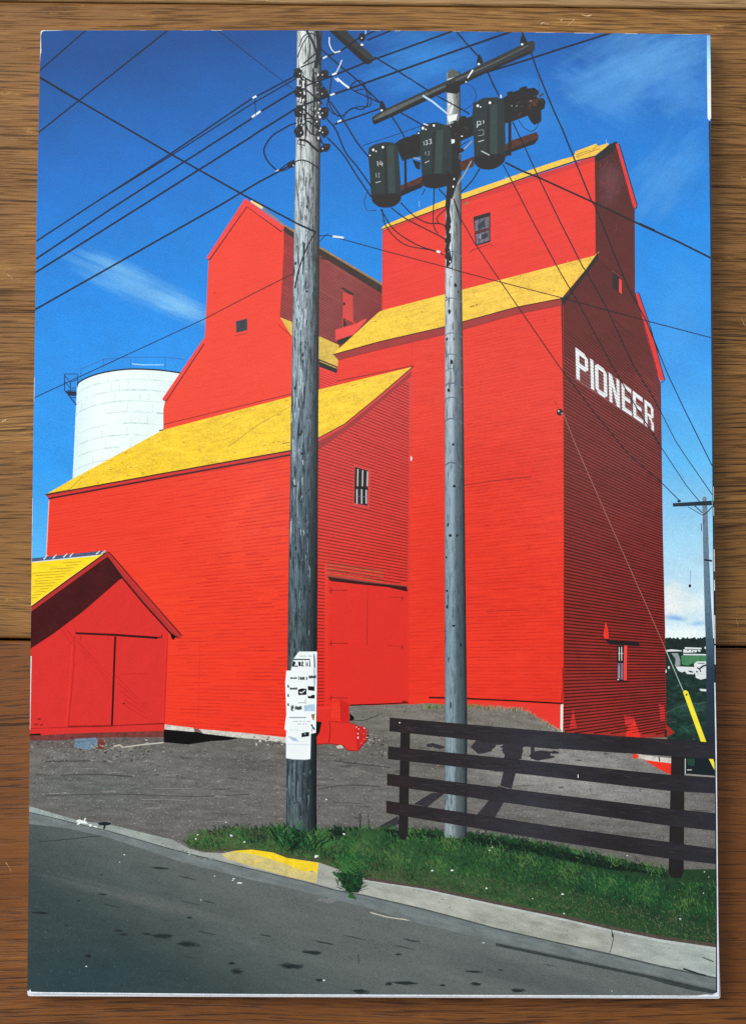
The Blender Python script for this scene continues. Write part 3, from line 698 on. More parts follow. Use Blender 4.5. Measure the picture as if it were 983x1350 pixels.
S.poly([(837.5, 388), (841, 386), (856, 432), (875, 500), (871, 503), (866, 494), (851, 440)], 'trim_tall'); S.stroke([(837, 387), (841, 385.2), (857, 432), (875.6, 501), (870.8, 505)], 1.2, 'verge'); S.stroke([(838, 394), (852, 440), (866, 492)], .9, 'maroon_line'); S.build()
S = Sheet('main_roof', G)
S.poly([(438.6, 467), (499, 411.5), (504, 409), (783, 337), (789, 331.5), (786, 338), (739.5, 393.5), (680, 404.5), (585, 430.5), (500, 450)], 'roof')
for k in range(90):
    t, u = random.random(), random.random(); x = 470 + 300 * t; yt = 418 - 83 * (x - 470) / 300; y = yt + 3 + u * (40 if x < 730 else 16)
    S.spot(x, y, random.uniform(.5, 2.4), random.choice(['roof_spot', 'roof_pale', 'roof_pale']), random.uniform(.3, .6), n=6, jag=.3, deg=-14)
S.spot(622, 404, 4, 'roof_spot', .9, -18); S.spot(628, 402, 1.5, 'roof_spot', 1.2); S.build()
S = Sheet('fascia', G); S.poly([(440, 468), (500, 450.5), (585, 431), (680, 405), (739.5, 394), (739.5, 402.5), (680, 414), (590, 440), (500, 461), (446, 475)], 'fascia')
S.stroke([(439, 467.5), (500, 450.5), (585, 431), (680, 405), (739.5, 393.5)], 1.3, 'line_dark'); S.stroke([(446, 474.5), (500, 461), (590, 440), (680, 414.5), (739.5, 402.5)], .9, 'line_red'); S.build()
S = Sheet('verge_board', G); S.poly([(738.5, 393), (748, 389), (787.5, 332.5), (788, 341), (742, 402.5)], 'verge'); S.build()
S = Sheet('window', G)
S.poly([(623.5, 286), (646, 279.5), (646, 319), (626.5, 324.5)], 'shadow_dark')
S.poly([(625.3, 291), (644.5, 285), (644.5, 300), (625.8, 305)], 'pane'); S.poly([(629, 297), (637, 290), (639, 298), (631, 303)], 'glass'); S.poly([(626.5, 309), (644.5, 303.5), (644.5, 317), (627.5, 322.5)], 'pane'); S.poly([(634, 310), (643, 306), (643, 312), (635, 316)], 'glass')
S.stroke([(625, 307), (645.5, 301.5)], 1.2, 'side_rear'); S.stroke([(632, 309), (632, 314)], 1.2, 'sash'); S.stroke([(638.5, 288), (638.5, 319)], .9, 'shadow_dark'); S.stroke([(631.5, 290), (631.5, 321)], .7, 'shadow_dark'); S.stroke([(618, 333), (624, 329), (645, 322), (650, 324)], 1.2, 'line_red'); S.build()
S = Sheet('window', G); S.poly([(806, 357), (819.5, 366.5), (820, 392), (806, 380)], 'maroon_line'); S.poly([(807.5, 359), (816, 366), (815.4, 385), (807.5, 379)], 'verge'); S.poly([(815.4, 367), (819, 369.3), (819, 388), (815.4, 385)], 'reveal'); S.stroke([(806, 357), (820, 367)], .8, 'maroon_light'); S.build()
S = Sheet('window', G)
S.poly([(812.5, 851), (826, 851), (826, 898), (812.5, 898)], 'shadow_dark'); S.poly([(822, 851), (826, 851), (825.6, 897), (821.4, 897)], 'reveal')
for x in (815.6, 818.8): S.stroke([(x, 853), (x, 871)], 1.1, 'sash')
S.stroke([(814, 861.5), (821, 861.5)], .6, 'sash'); S.poly([(813.6, 874), (821, 874.5), (820.6, 896), (813.4, 896)], 'sash_grey'); S.stroke([(817, 875), (817, 896)], .9, 'shadow_dark'); S.stroke([(815.3, 878), (815.3, 894)], .6, 'sash'); S.spot(814.2, 896, .9, 'litter'); S.stroke([(812, 899), (826.5, 899)], 1.5, 'verge'); S.build()
S = Sheet('window_hood', G); S.poly([(798, 843.6), (842, 846.5), (842, 852), (824, 851), (802, 849.4)], 'verge'); S.build()
S = Sheet('lamp', G); S.spot(737.4, 543.4, 4.3, 'verge', 4.6); S.spot(736, 542, 1.1, 'sash'); S.spot(740, 545, .8, 'sash'); S.stroke([(731, 528), (735, 538)], .8, 'line_red'); S.build()
# lettering
def cell(xa, xb):
    def f(u, v):
        x = xa + u * (xb - xa) + 7 * v
        tp = 112 + (x - 175) * .757; bt = 362 + (x - 183) * .69
        y = tp + (bt - tp) * v
        return (730 + x / 6.14, 440 + y / 6.14)
    return f
def rect(a, b_, c, d): return [(a, b_), (c, b_), (c, d), (a, d)]
LET = {
 'P': [rect(0, 0, .29, 1), [(.29, 0), (.72, 0), (.72, .16), (.29, .16)], [(.72, 0), (1, .12), (1, .47), (.72, .58), (.72, .44), (.74, .42), (.74, .17), (.72, .16)], [(.29, .43), (.73, .43), (.73, .58), (.29, .58)]],
 'I': [rect(0, 0, 1, 1)],
 'O': [[(.24, 0), (.76, 0), (.76, .15), (.24, .15)], [(.24, .85), (.76, .85), (.76, 1), (.24, 1)], [(0, .12), (.24, 0), (.28, .16), (.28, .84), (.24, 1), (0, .88)], [(1, .12), (.76, 0), (.72, .16), (.72, .84), (.76, 1), (1, .88)]],
 'N': [rect(0, 0, .28, 1), rect(.72, 0, 1, 1), [(0, 0), (.30, 0), (1, 1), (.70, 1)]],
 'E': [rect(0, 0, .30, 1), rect(.30, 0, 1, .16), rect(.30, .42, .86, .57), rect(.30, .84, 1, 1)],
 'R': [rect(0, 0, .29, 1), rect(.29, 0, .72, .15), [(.72, 0), (1, .1), (1, .45), (.72, .56), (.72, .15)], rect(.29, .42, .74, .56), [(.40, .54), (.70, .54), (1, .72), (1, 1), (.72, 1), (.72, .74)]]}
S = Sheet('lettering', G, 'white block letters reading PIONEER')
for ch, xa, xb in (('P', 172, 272), ('I', 291, 317), ('O', 328, 424), ('N', 440, 526), ('E', 543, 622), ('E', 634, 714), ('R', 729, 800)):
    f = cell(xa, xb)
    for pl in LET[ch]: S.poly([f(u, v) for u, v in pl], 'letter')
ink('letter_line', (150, 128, 130), g=.2)
S.claps([(757, 459), (862, 537), (862, 569), (758, 500)], VR, 741, 270, 700, 4.45, .7, 'letter_line', gaps=.05); S.build()

# ---- warehouse
ink('red_ware', (246, 76, 52), g=.09, gs=1.8, m=.05, ms=60, ramp=((90, 660), (300, 970), [(0, (226, 60, 42)), (.5, (230, 62, 37)), (1, (232, 54, 32))]), ang=R(-8), streak=(40, 2.3, (214, 46, 30), .46, .85), blobs=[(330, 680, 60, 90, 10, (234, 70, 46), .6, .4, 1), (130, 720, 90, 60, 0, (222, 58, 44), .5, .4, 1)])
ink('red_gable', (214, 54, 46), g=.12, m=.08, ms=40, ramp=((460, 520), (470, 930), [(0, (206, 62, 60)), (.3, (208, 56, 50)), (.65, (214, 52, 40)), (1, (222, 42, 34))]))
ink('gable_line', (136, 26, 22), g=.2, m=.3, ms=20); ink('door_red', (212, 44, 36), g=.09, m=.06, ms=30); ink('verge_pink', (206, 62, 58), g=.1); ink('foundation', (196, 192, 184), g=.3, m=.5, ms=5); ink('void', (8, 7, 8), g=.1); ink('pink_edge', (250, 170, 160)); ink('awning', (116, 66, 62), g=.2)
G = group('printed_warehouse', 'printed low red warehouse with a long yellow roof and double doors')
wall = [(65.5, 656), (384, 597), (384, 974), (330, 969), (217, 956), (61, 956), (61.4, 733)]
S = Sheet('front_wall', G)
S.poly(wall, 'red_ware'); S.claps(wall, VL, 384, 480, 985, 4.9, 1.0, 'line_mid', gaps=.15, jit=.5, wcurve=lambda x, y: .45 + .55 * (x > 230) + .3 * (x > 320)); S.stroke([(263.5, 836), (262.5, 900), (261, 964)], 1.1, 'line_soft'); S.stroke([(65, 660), (61.4, 733)], 1.1, 'pink_edge'); S.build()
S = Sheet('foundation', G)
S.poly([(215.5, 962), (256, 964), (268, 967), (322, 972), (300, 976), (278, 977), (248, 981.5), (215.5, 978.5)], 'void')
S.poly([(217, 955), (255, 959.5), (257, 965), (217, 961.5)], 'foundation'); S.poly([(262, 961), (330, 967), (384, 973), (384, 981), (345, 975), (318, 973), (268, 967)], 'foundation')
for k in range(26): S.spot(random.uniform(330, 384), random.uniform(970, 982), random.uniform(.8, 2), random.choice(['void', 'foundation', 'stone', 'yard_dark']), random.uniform(.5, 1.5), n=6, jag=.3)
S.build()
gab = [(418, 584), (543, 489), (541, 600), (539, 760), (537, 928), (462, 930), (455, 940), (415, 950)]
S = Sheet('gable_wall', G)
S.poly(gab, 'red_gable')
S.claps([(418, 592), (466, 560), (513, 520), (541.5, 496), (539, 770), (430, 757), (429, 930), (418, 930)], VR, 419.5, 450, 940, 4.4, 1.45, 'gable_line', gaps=0, jit=.18, seg=18)
S.poly([(418, 582), (454, 559.5), (503, 519), (543, 486.5), (541, 497), (513, 520), (466.8, 560), (418, 594.5)], 'fascia')
S.stroke([(429.5, 742), (428.6, 930)], 3, 'red_gable'); S.stroke([(540.5, 500), (539, 700), (537, 925)], 2.2, 'red_gable')
for k in range(7): S.stroke([(430, 741 + k * 2.8), (480, 748 + k * 2.9), (505, 752 + k * 3)], .7, 'eave_tan' if k % 2 else 'awning')
S.build()
S = Sheet('window', G)
S.poly([(466.3, 613), (488.6, 618.5), (486.6, 672.5), (465, 667)], 'door_rear'); S.poly([(467.6, 615.5), (485.2, 620.5), (484, 667), (466.6, 663)], 'shadow_dark')
for x in (471.6, 478, 484.3): S.stroke([(x, 618 + (x - 470) * .25), (x - .5, 641)], 1.2, 'sash')
for x in (470.4, 476.6, 482.6): S.stroke([(x, 645), (x, 664)], 1.3, 'sash')
S.stroke([(467, 641.5), (485, 645)], 2.4, 'void'); S.stroke([(467, 653.5), (484, 655.5)], .6, 'sash_grey'); S.stroke([(465, 668), (489, 673.3)], 1.6, 'gable_line'); S.build()
for pts, lab in (([(432, 764), (484.6, 770), (484, 929), (431, 931)], None), ([(484.6, 770), (537, 776), (537, 928), (484, 930)], None)):
    S = Sheet('door', G); S.poly(pts, 'door_red')
    if pts[0][0] < 440:
        for y in (778, 848, 920): S.stroke([(433, y + 1), (437, y), (458, y + .3)], 1.0, 'gable_line'); S.stroke([(436.5, y - 3), (436.2, y + 4)], 1.5, 'gable_line')
        S.stroke([(484.8, 770), (484.4, 800), (483.8, 850)], .9, 'gable_line'); S.stroke([(432.6, 766), (431.4, 928)], .8, 'red_light')
    else:
        for y in (788, 852): S.stroke([(510, y - 1), (531, y)], .5, 'gable_line'); S.spot(530, y + 1, 1, 'line_red', 3)
        S.stroke([(461, 929.6), (500, 928.4), (538, 926.5)], 1.6, 'line_dark'); S.spot(533, 925, 3.5, 'gable_line', 1.4)
    S.build()
S = Sheet('awning', G); S.poly([(431, 759), (484, 767), (536, 772.5), (537, 780), (510, 774), (470, 770), (435, 766)], 'line_dark'); S.stroke([(431, 759.6), (484, 767.4), (536, 773)], 1.3, 'awning'); S.build()
S = Sheet('roof', G)
roofp = [(60.4, 652), (95.7, 631.5), (215, 566.8), (384, 522.5), (445, 507.5), (544, 483.5), (503, 519), (454, 559), (420, 577.5), (384, 593.5), (330, 603), (200, 626.5)]
S.poly(roofp, 'roof')
for k in range(240):
    t, u = random.random(), random.random(); x = 90 + 400 * t
    yt = 631.5 - (x - 95.7) * .542 if x < 215 else 566.8 - (x - 215) * .2615; yb = 652 - (x - 60) * .181 if x < 384 else 593 - (x - 384) * .62
    y = yt + 1.5 + u * (yb - yt - 3)
    S.spot(x, y, random.uniform(.6, 3.2), random.choice(['roof_spot', 'roof_pale', 'roof_pale', 'roof_pale']), random.uniform(.25, .5), n=6, jag=.3, deg=-12)
S.stroke([(62, 651), (92, 645), (110, 627)], .8, 'roof_spot'); S.stroke([(372, 585), (382, 583)], 1.2, 'roof_spot'); S.stroke([(300, 590), (340, 560), (384, 535)], .6, 'roof_spot'); S.stroke([(210, 568), (216, 566.4)], 1.4, 'shadow_dark'); S.build()
S = Sheet('fascia', G)
S.poly([(60, 652), (200, 626.5), (330, 603), (384, 593.5), (384, 601), (330, 611), (200, 634), (66, 658.5)], 'fascia')
S.stroke([(60, 652.3), (200, 626.8), (330, 603.3), (384, 593.8)], 1.4, 'line_dark'); S.stroke([(64, 654.8), (200, 629.6), (330, 606.2), (384, 596.8)], 1.8, 'trim_tall'); S.stroke([(64, 657.5), (200, 632.6), (330, 609.2), (384, 599.6)], 1.6, 'line_dark'); S.build()
S = Sheet('verge_board', G); S.poly([(418, 578), (454, 559), (503, 519), (545, 482.5), (543.5, 488), (504, 522.5), (454, 562.5), (418, 583)], 'verge_pink'); S.stroke([(418, 578.4), (454, 559), (503, 519), (545, 482.5)], 1.2, 'line_dark'); S.build()
ink('block_side', (196, 32, 30), g=.12, m=.1)
S = Sheet('ramp_block', G, 'broken red painted block at the foot of the doors')
S.poly([(417, 934), (435.5, 933), (437, 920.5), (448, 922.5), (459.8, 928), (460.6, 952.6), (470, 956), (482.5, 960), (483.6, 975), (471, 990.5), (458, 989), (452.6, 982), (434, 980), (417, 981)], 'door_red')
S.poly([(417, 934), (435.5, 933), (435, 980), (417, 981)], 'door_red'); S.poly([(437, 920.5), (448, 922.5), (449.5, 951), (436, 950)], 'red_tall'); S.poly([(448, 922.5), (459.8, 928), (460.4, 952), (449.5, 951)], 'block_side')
S.poly([(436, 950), (460.4, 952.6), (470, 956), (470.5, 989), (458, 989), (452.6, 982), (435, 980)], 'door_red'); S.poly([(470, 956), (482.5, 960), (483.4, 975), (471, 990)], 'block_side')
S.stroke([(418, 934), (435, 933.5)], 1, 'reveal'); S.stroke([(434, 950), (435.5, 962), (433.5, 979)], 1.2, 'gable_line'); S.stroke([(448.6, 924), (449.6, 950)], .7, 'gable_line'); S.stroke([(436, 951), (460, 953), (470, 956.5)], .7, 'gable_line'); S.stroke([(470.3, 957), (471, 988)], .7, 'gable_line'); S.stroke([(418, 981), (434, 980.4), (452, 982.5), (458, 989), (471, 990.4), (483, 976)], 1.2, 'gable_line')
S.poly([(460.8, 940), (466, 945), (467, 948), (461, 951)], 'void'); S.poly([(483.6, 966), (486, 970), (483.6, 977)], 'void'); S.poly([(417, 951), (424, 952), (421, 966), (417, 972)], 'void')
for (x, y, r) in ((471.5, 967, .9), (471.7, 972.5, 1.2), (472.5, 961, .7), (469.8, 958.5, .6), (480, 960, .7)): S.spot(x, y, r, 'litter', r * 1.3, n=7, jag=.3)
S.spot(448, 984.5, 4.5, 'stone', 2.6, n=9, jag=.2)
for k in range(46): S.spot(random.gauss(488, 7), random.gauss(973, 6), random.uniform(.4, 1.4), random.choice(['stone', 'chip', 'yard_light', 'yard_dark']), random.uniform(.3, .8), n=6, jag=.4)
S.build()
# weeds at the foot of the tall wall
ink('weed_yellow', (122, 126, 58), g=.3); ink('weed_green', (62, 92, 46), g=.3); ink('weed_dry', (138, 130, 104), g=.3)
S = Sheet('printed_weeds', book, 'printed weeds and dry grass along the foot of the wall', step=3e-7)
for k in range(330):
    x = random.uniform(556, 742); yb = 931 if x < 620 else 931 + (x - 620) * .07 if x < 690 else 936 + (x - 690) * .6
    a = random.gauss(0, .6); l = random.uniform(2, 6); S.stroke([(x, yb + random.uniform(-2, 4)), (x + l * math.sin(a), yb - l * .8 * math.cos(a))], 1.1, random.choice(['weed_yellow', 'weed_dry', 'weed_green'] if x < 640 else ['weed_dry', 'weed_dry', 'weed_green', 'yard_light']), .3)
S.build()

# ---- shed
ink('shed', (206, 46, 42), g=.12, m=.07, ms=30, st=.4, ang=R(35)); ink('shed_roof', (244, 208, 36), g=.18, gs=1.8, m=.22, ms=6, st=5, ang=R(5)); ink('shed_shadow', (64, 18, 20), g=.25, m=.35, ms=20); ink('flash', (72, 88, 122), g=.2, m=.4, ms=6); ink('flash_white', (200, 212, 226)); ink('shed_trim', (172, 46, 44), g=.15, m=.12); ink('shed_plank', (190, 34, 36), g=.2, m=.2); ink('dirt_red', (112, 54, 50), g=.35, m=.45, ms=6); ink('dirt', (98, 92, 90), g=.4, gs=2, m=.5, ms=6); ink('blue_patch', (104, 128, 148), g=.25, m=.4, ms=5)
G = group('printed_shed', 'printed small red shed with a yellow roof and sliding doors')
S = Sheet('wall', G)
S.poly([(38, 800), (142, 734), (225, 834), (222, 836), (217.5, 955), (216, 965), (38, 972)], 'shed')
for k in range(9): S.stroke([(72 + k * 13, 815 + k * 7 + random.uniform(-5, 5)), (95 + k * 14, 850 + k * 9), (118 + k * 12, 872 + k * 10)], 1.2, 'shed_plank', .5)
S.stroke([(40, 961), (90, 959), (217, 954)], 1.4, 'gable_line'); S.stroke([(221, 842), (216.5, 954)], 1.4, 'shed_plank'); S.stroke([(219, 842), (214.5, 952)], .8, 'red_light')
S.poly([(38, 961), (90, 959), (216, 955), (216, 964), (38, 971)], 'shed'); S.stroke([(38, 969), (54, 968)], 2.4, 'void')
for q in ((52, 948, 3), (48, 955, 3.5), (55, 955.5, 2)): S.spot(q[0], q[1], q[2], 'gable_line', 1.1, n=7, jag=.3)
S.build()
S = Sheet('base', G, step=3e-7)
S.poly([(36, 970), (120, 966), (216, 963.5), (216, 981), (120, 986), (36, 987)], 'dirt'); S.poly([(36, 970), (120, 966), (216, 963.5), (216, 972), (160, 972), (120, 973), (80, 976), (36, 976)], 'dirt_red')
S.poly([(99, 974), (126, 972.5), (129, 976), (128, 983), (118, 989), (98, 985)], 'blue_patch'); S.poly([(130, 974), (140, 976), (137, 988), (128, 987)], 'dirt_red'); S.stroke([(100, 978), (127, 976.5)], .7, 'flash')
for k in range(150): S.spot(random.uniform(40, 222), random.gauss(985, 5), random.uniform(.5, 2.2), random.choice(['chip', 'yard_light', 'weed_dry', 'yard_dark', 'dirt', 'yard_dark', 'weed_green', 'rut']), random.uniform(.3, .9), n=6, jag=.4, deg=random.uniform(-30, 30))
S.stroke([(164, 985), (185, 982), (216, 979)], 1.6, 'stone'); S.stroke([(150, 984), (158, 982), (163, 986)], 2, 'stone'); S.build()
for pts in ([(99, 837), (151, 839), (147, 957), (90.4, 958.5)], [(153, 840), (214, 843), (214, 954), (148, 957)]):
    S = Sheet('door', G); S.poly(pts, 'shed')
    if pts[0][0] < 120:
        S.stroke([(98.6, 838), (97.6, 880), (90.4, 957)], 2.0, 'shed_plank'); S.stroke([(95.5, 850), (88, 957)], 1.5, 'red_light'); S.stroke([(90, 958), (148, 957)], 2.4, 'gable_line'); S.stroke([(107, 838), (106.5, 844)], 2.4, 'shed_plank'); S.stroke([(143, 838), (142.5, 844)], 2.4, 'shed_plank')
        for k in range(3): S.stroke([(103 + k * 4, 846 + k * 10), (122 + k * 5, 866 + k * 10), (146, 892 + k * 8)], 1.1, 'shed_plank', .5)
    else:
        S.stroke([(152.2, 839), (147.8, 957)], 2.6, 'line_dark'); S.stroke([(160, 889), (180, 888), (194, 888)], .9, 'shed_plank')
        for k in range(5): S.stroke([(152 + k * 3, 890 + k * 10), (180 + k * 3, 918 + k * 7), (210, 945 + k * 2)], 1.0, 'shed_plank', .4)
        S.spot(163.5, 927.5, 2, 'gable_line', 1.2); S.stroke([(148, 957), (216, 953.5)], 1.4, 'gable_line')
    S.build()
S = Sheet('door_rail', G); S.stroke([(100, 834.8), (152, 837), (208, 841)], 2.6, 'line_dark', 3.2); S.stroke([(207, 841), (213, 840), (213.5, 837)], 1.4, 'line_dark'); S.build()
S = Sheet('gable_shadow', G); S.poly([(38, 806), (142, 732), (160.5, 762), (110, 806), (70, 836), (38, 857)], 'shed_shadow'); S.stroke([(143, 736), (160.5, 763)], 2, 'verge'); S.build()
S = Sheet('roof', G); S.poly([(38, 742), (128, 731), (141, 727), (92, 764), (38, 803)], 'shed_roof')
for k in range(16):
    y = 745 + k * 3.6; xm = 38 + (800 - y) * 1.355 - 4
    for q in range(3):
        xa = random.uniform(42, max(43, xm - 8)); xb = min(xm, xa + random.uniform(8, 40))
        if xb > xa + 3: S.stroke([(xa, y - (xa - 42) * .07), (xb, y - (xb - 42) * .07)], .6, 'roof_spot')
S.stroke([(41, 799), (92, 762), (138, 730)], 2, 'roof_pale'); S.build()
S = Sheet('ridge_flashing', G); S.poly([(38, 736.5), (139.7, 725.7), (137, 730), (128, 732), (38, 741.5)], 'flash')
for x in (58, 70, 84, 92, 127, 134): S.stroke([(x, 739 - (x - 42) * .1), (x + 5, 733 - (x - 42) * .08)], 2.0, 'flash_white', .8)
S.stroke([(38, 741.6), (128, 732.2)], 1.2, 'flash_white'); S.build()
S = Sheet('verge_board', G); S.poly([(38, 802), (142, 727.6), (142, 734), (38, 809.5)], 'shed_trim'); S.stroke([(38, 802.5), (92, 763), (141, 728)], 1.6, 'line_dark'); S.stroke([(38, 809.5), (142, 734.5)], 1.2, 'line_dark')
S.poly([(141.5, 727.5), (146, 730), (190, 782), (240, 838), (237.5, 841.5), (228, 836), (190, 795), (142, 734.5)], 'shed_trim'); S.stroke([(142, 727.4), (147, 731), (190, 781), (240, 838)], 1.2, 'line_dark'); S.stroke([(142, 735), (161, 761), (190, 796), (226, 836)], 2.2, 'line_dark'); S.stroke([(150, 738), (190, 785), (234, 836)], 1.1, 'under'); S.poly([(224, 833), (231, 838), (238, 841), (231, 840.5), (229, 844), (226, 841)], 'void'); S.build()

# ---- grass
ink('grass', (42, 74, 42), g=.35, gs=2, m=.4, ms=10, ramp=((600, 1095), (560, 1190), [(0, (34, 62, 38)), (.5, (46, 80, 46)), (1, (70, 82, 54))]), blobs=[(820, 1170, 90, 24, 12, (24, 78, 46), .6, .3, 1)])
for i, c in enumerate(((36, 88, 44), (52, 108, 54), (68, 104, 58), (26, 54, 34), (90, 104, 70), (72, 88, 56), (16, 32, 24), (24, 72, 44), (84, 116, 62))): ink('blade%d' % i, c, g=.2, m=.1)
ink('soil', (78, 70, 62), g=.4, m=.4, ms=5)
def blades(S, reg, n, lmin, lmax, cols, lean=.42, w=1.15):
    xs = [p[0] for p in reg]; ys = [p[1] for p in reg]; pts = []
    def inside(x, y):
        r = False
        for i in range(len(reg)):
            (ax, ay), (bx, by) = reg[i], reg[i - 1]
            if (ay > y) != (by > y) and x < (bx - ax) * (y - ay) / (by - ay) + ax: r = not r
        return r
    while len(pts) < n:
        x, y = random.uniform(min(xs), max(xs)), random.uniform(min(ys), max(ys))
        if inside(x, y): pts.append((y, x))
    for y, x in sorted(pts):
        a = random.gauss(.1, lean); l = random.uniform(lmin, lmax); h = w * random.uniform(.5, 1)
        cl = math.sin(x * .11 + y * .05) + math.sin(x * .043 - y * .17 + 2) + random.gauss(0, .8)
        if 'blade3' in cols and cl > .9 and 'blade4' not in cols: cs = ['blade1', 'blade2', 'blade8', 'blade8']
        elif 'blade3' in cols and cl < -1.2: cs = ['blade3', 'blade6', 'blade7']
        else: cs = cols
        S.poly([(x - h / 2, y), (x + h / 2, y), (x + l * .55 * math.sin(a) + h * .35, y - l * .6 * math.cos(a)), (x + l * math.sin(a * 1.5), y - l * math.cos(a * 1.2))], random.choice(cs))
verge = [(243, 1109), (262, 1098), (300, 1092), (345, 1092), (380, 1090), (420, 1097), (470, 1092), (530, 1092), (590, 1097), (640, 1100), (720, 1112), (800, 1130), (880, 1146), (950, 1146), (950, 1247), (870, 1235), (807, 1222), (735, 1206), (653, 1189), (560, 1169), (478, 1157), (462, 1158), (446, 1146), (420, 1137), (378, 1131), (360, 1124), (332, 1120), (304, 1122), (270, 1123), (250, 1118)]
def ragged(pts, amp, step):
    out = []
    for a, b in zip(pts, pts[1:]):
        n = max(1, int(math.hypot(b[0] - a[0], b[1] - a[1]) / step))
        for i in range(n): out.append((a[0] + (b[0] - a[0]) * i / n + random.uniform(-.4, .4), a[1] + (b[1] - a[1]) * i / n + random.uniform(-amp, amp * .6)))
    return out + [pts[-1]]
top_edge = verge[:13]
verge = ragged(top_edge, 2.6, 2.2) + verge[13:]
S = Sheet('printed_grass_verge', book, 'printed strip of green grass between fence and kerb', step=3e-7)
S.poly(verge, 'grass'); S.stroke([(480, 1158), (560, 1170), (653, 1190), (735, 1207), (807, 1223.5), (870, 1236), (947, 1247)], 4, 'soil', 5)
blades(S, [(x, y + 4) for x, y in top_edge] + [(x, y - 2) for x, y in top_edge[::-1]], 700, 3, 9, ['blade0', 'blade3', 'blade7', 'blade6', 'blade2'], .5, 1.2)
S.poly([(418, 1097), (436, 1094), (456, 1096), (448, 1106), (432, 1112), (418, 1114)], 'blade6')
S.poly([(505, 1093), (560, 1099), (590, 1103), (540, 1106), (515, 1102)], 'blade6')
S.poly([(586, 1102), (640, 1106), (720, 1118), (800, 1136), (870, 1153), (800, 1146), (700, 1124), (640, 1116), (600, 1112)], 'blade6')
dk = [(500, 1093), (600, 1100), (720, 1114), (800, 1132), (880, 1150), (880, 1160), (800, 1147), (700, 1128), (600, 1114), (530, 1108)]
blades(S, dk, 800, 3, 9, ['blade6', 'blade6', 'blade3'], .6, 1.8)
blades(S, [(416, 1095), (455, 1092), (440, 1108), (416, 1112)], 120, 3, 10, ['blade6', 'blade6', 'blade3'], .6, 1.6)
blades(S, [(246, 1112), (300, 1096), (380, 1093), (420, 1110), (470, 1100), (470, 1140), (380, 1128), (330, 1118), (260, 1120)], 1700, 3, 9, ['blade0', 'blade1', 'blade2', 'blade3', 'blade3', 'blade7'])
blades(S, [(440, 1105), (520, 1102), (610, 1112), (720, 1132), (800, 1152), (880, 1166), (946, 1166), (946, 1215), (850, 1195), (700, 1165), (560, 1150), (470, 1150)], 3600, 3, 9, ['blade0', 'blade0', 'blade1', 'blade2', 'blade3', 'blade7', 'blade7'])
blades(S, [(480, 1150), (560, 1150), (700, 1165), (850, 1195), (946, 1213), (946, 1244), (870, 1232), (735, 1203), (600, 1176), (480, 1156)], 2300, 2, 6, ['blade4', 'blade5', 'blade2', 'blade3', 'blade4', 'soil', 'blade7'], .8, 1.2)
for k in range(10): S.spot(random.uniform(480, 940), 1175 + random.uniform(-30, 20), random.uniform(.6, 1.2), random.choice(['weed_dry', 'litter']), .6, n=6, jag=.3)
for (x, y, r) in ((569.5, 1148, 2.6), (595.6, 1147.5, 3), (641, 1171, 2.6), (741, 1178.6, 3), (743, 1204.5, 2), (896, 1211.5, 2.4), (417, 1129, 4.6), (305, 1101.5, 2.8), (322, 1110, 2.6), (260.7, 1100.6, 2.2), (258, 1106, 2), (453, 1099.5, 2.6), (648, 1117, 2), (645, 1121, 2), (826, 1128, 1.8), (430, 1054, 2), (298, 1084, 1.8)): S.spot(x, y, r * .6, 'litter', r * .38, n=7, jag=.35, deg=random.uniform(-30, 30))
for x in (475, 486, 474): S.stroke([(x, 1092), (x + random.uniform(-1, 1), 1072)], .9, 'blade6')
S.build()
S = Sheet('printed_grass_tuft', book, 'printed tuft of grass growing through the gap in the kerb', step=3e-7)
S.poly([(447, 1152), (462, 1144), (478, 1152), (478, 1165), (472, 1177), (458, 1176), (450, 1166)], 'blade3')
for k in range(520):
    t = random.random(); a = random.gauss(0, .8); x, y = random.gauss(463, 6 + 7 * (1 - t)), 1128 + 48 * t; l = random.uniform(7, 19) * (.7 + .3 * t)
    S.poly([(x - .6, y), (x + .6, y), (x + l * .6 * math.sin(a) + .35, y - l * .6 * math.cos(a)), (x + l * math.sin(a * 1.35), y - l * math.cos(a) * .8)], random.choice(['blade0', 'blade1', 'blade2', 'blade7'] if t < .55 else ['blade3', 'blade6', 'blade0', 'blade7', 'blade3']))
for k in range(70):
    a = random.uniform(-1.5, 1.5); l = random.uniform(6, 15); x, y = random.gauss(463, 6), random.uniform(1152, 1172)
    S.poly([(x - .6, y), (x + .6, y), (x + l * math.sin(a), y + l * .4 * math.cos(a))], random.choice(['blade3', 'blade6', 'blade0']))
S.build()

# ---- far pole
ink('far_pole', (96, 122, 142), g=.25, m=.3, ms=4, st=.3, ramp=((930, 660), (934, 980), [(0, (110, 124, 140)), (.4, (92, 118, 140)), (.55, (72, 96, 116)), (.7, (40, 58, 74)), (1, (30, 40, 48))]), streak=(1.4, 12, (40, 54, 70), .55, .75))
ink('far_arm', (28, 40, 54), g=.2)
ink('guard', (246, 224, 60), g=.1, m=.1); ink('guy', (150, 100, 92), g=.2); ink('guy_pale', (170, 188, 180))
G = group('printed_utility_pole', 'printed grey pole far behind at the right edge of the cover')
S = Sheet('pole', G); S.poly([(925, 664), (931.5, 665), (934, 738), (937, 800), (940.5, 860), (943, 985), (930.5, 985), (930, 860), (928, 800), (926.5, 738)], 'far_pole'); S.spot(928, 658, 3, 'far_pole', 3.4); S.stroke([(927.5, 738), (938, 739.5)], 2.4, 'far_arm'); S.stroke([(923.5, 690), (924, 700)], 1, 'far_arm'); S.build()
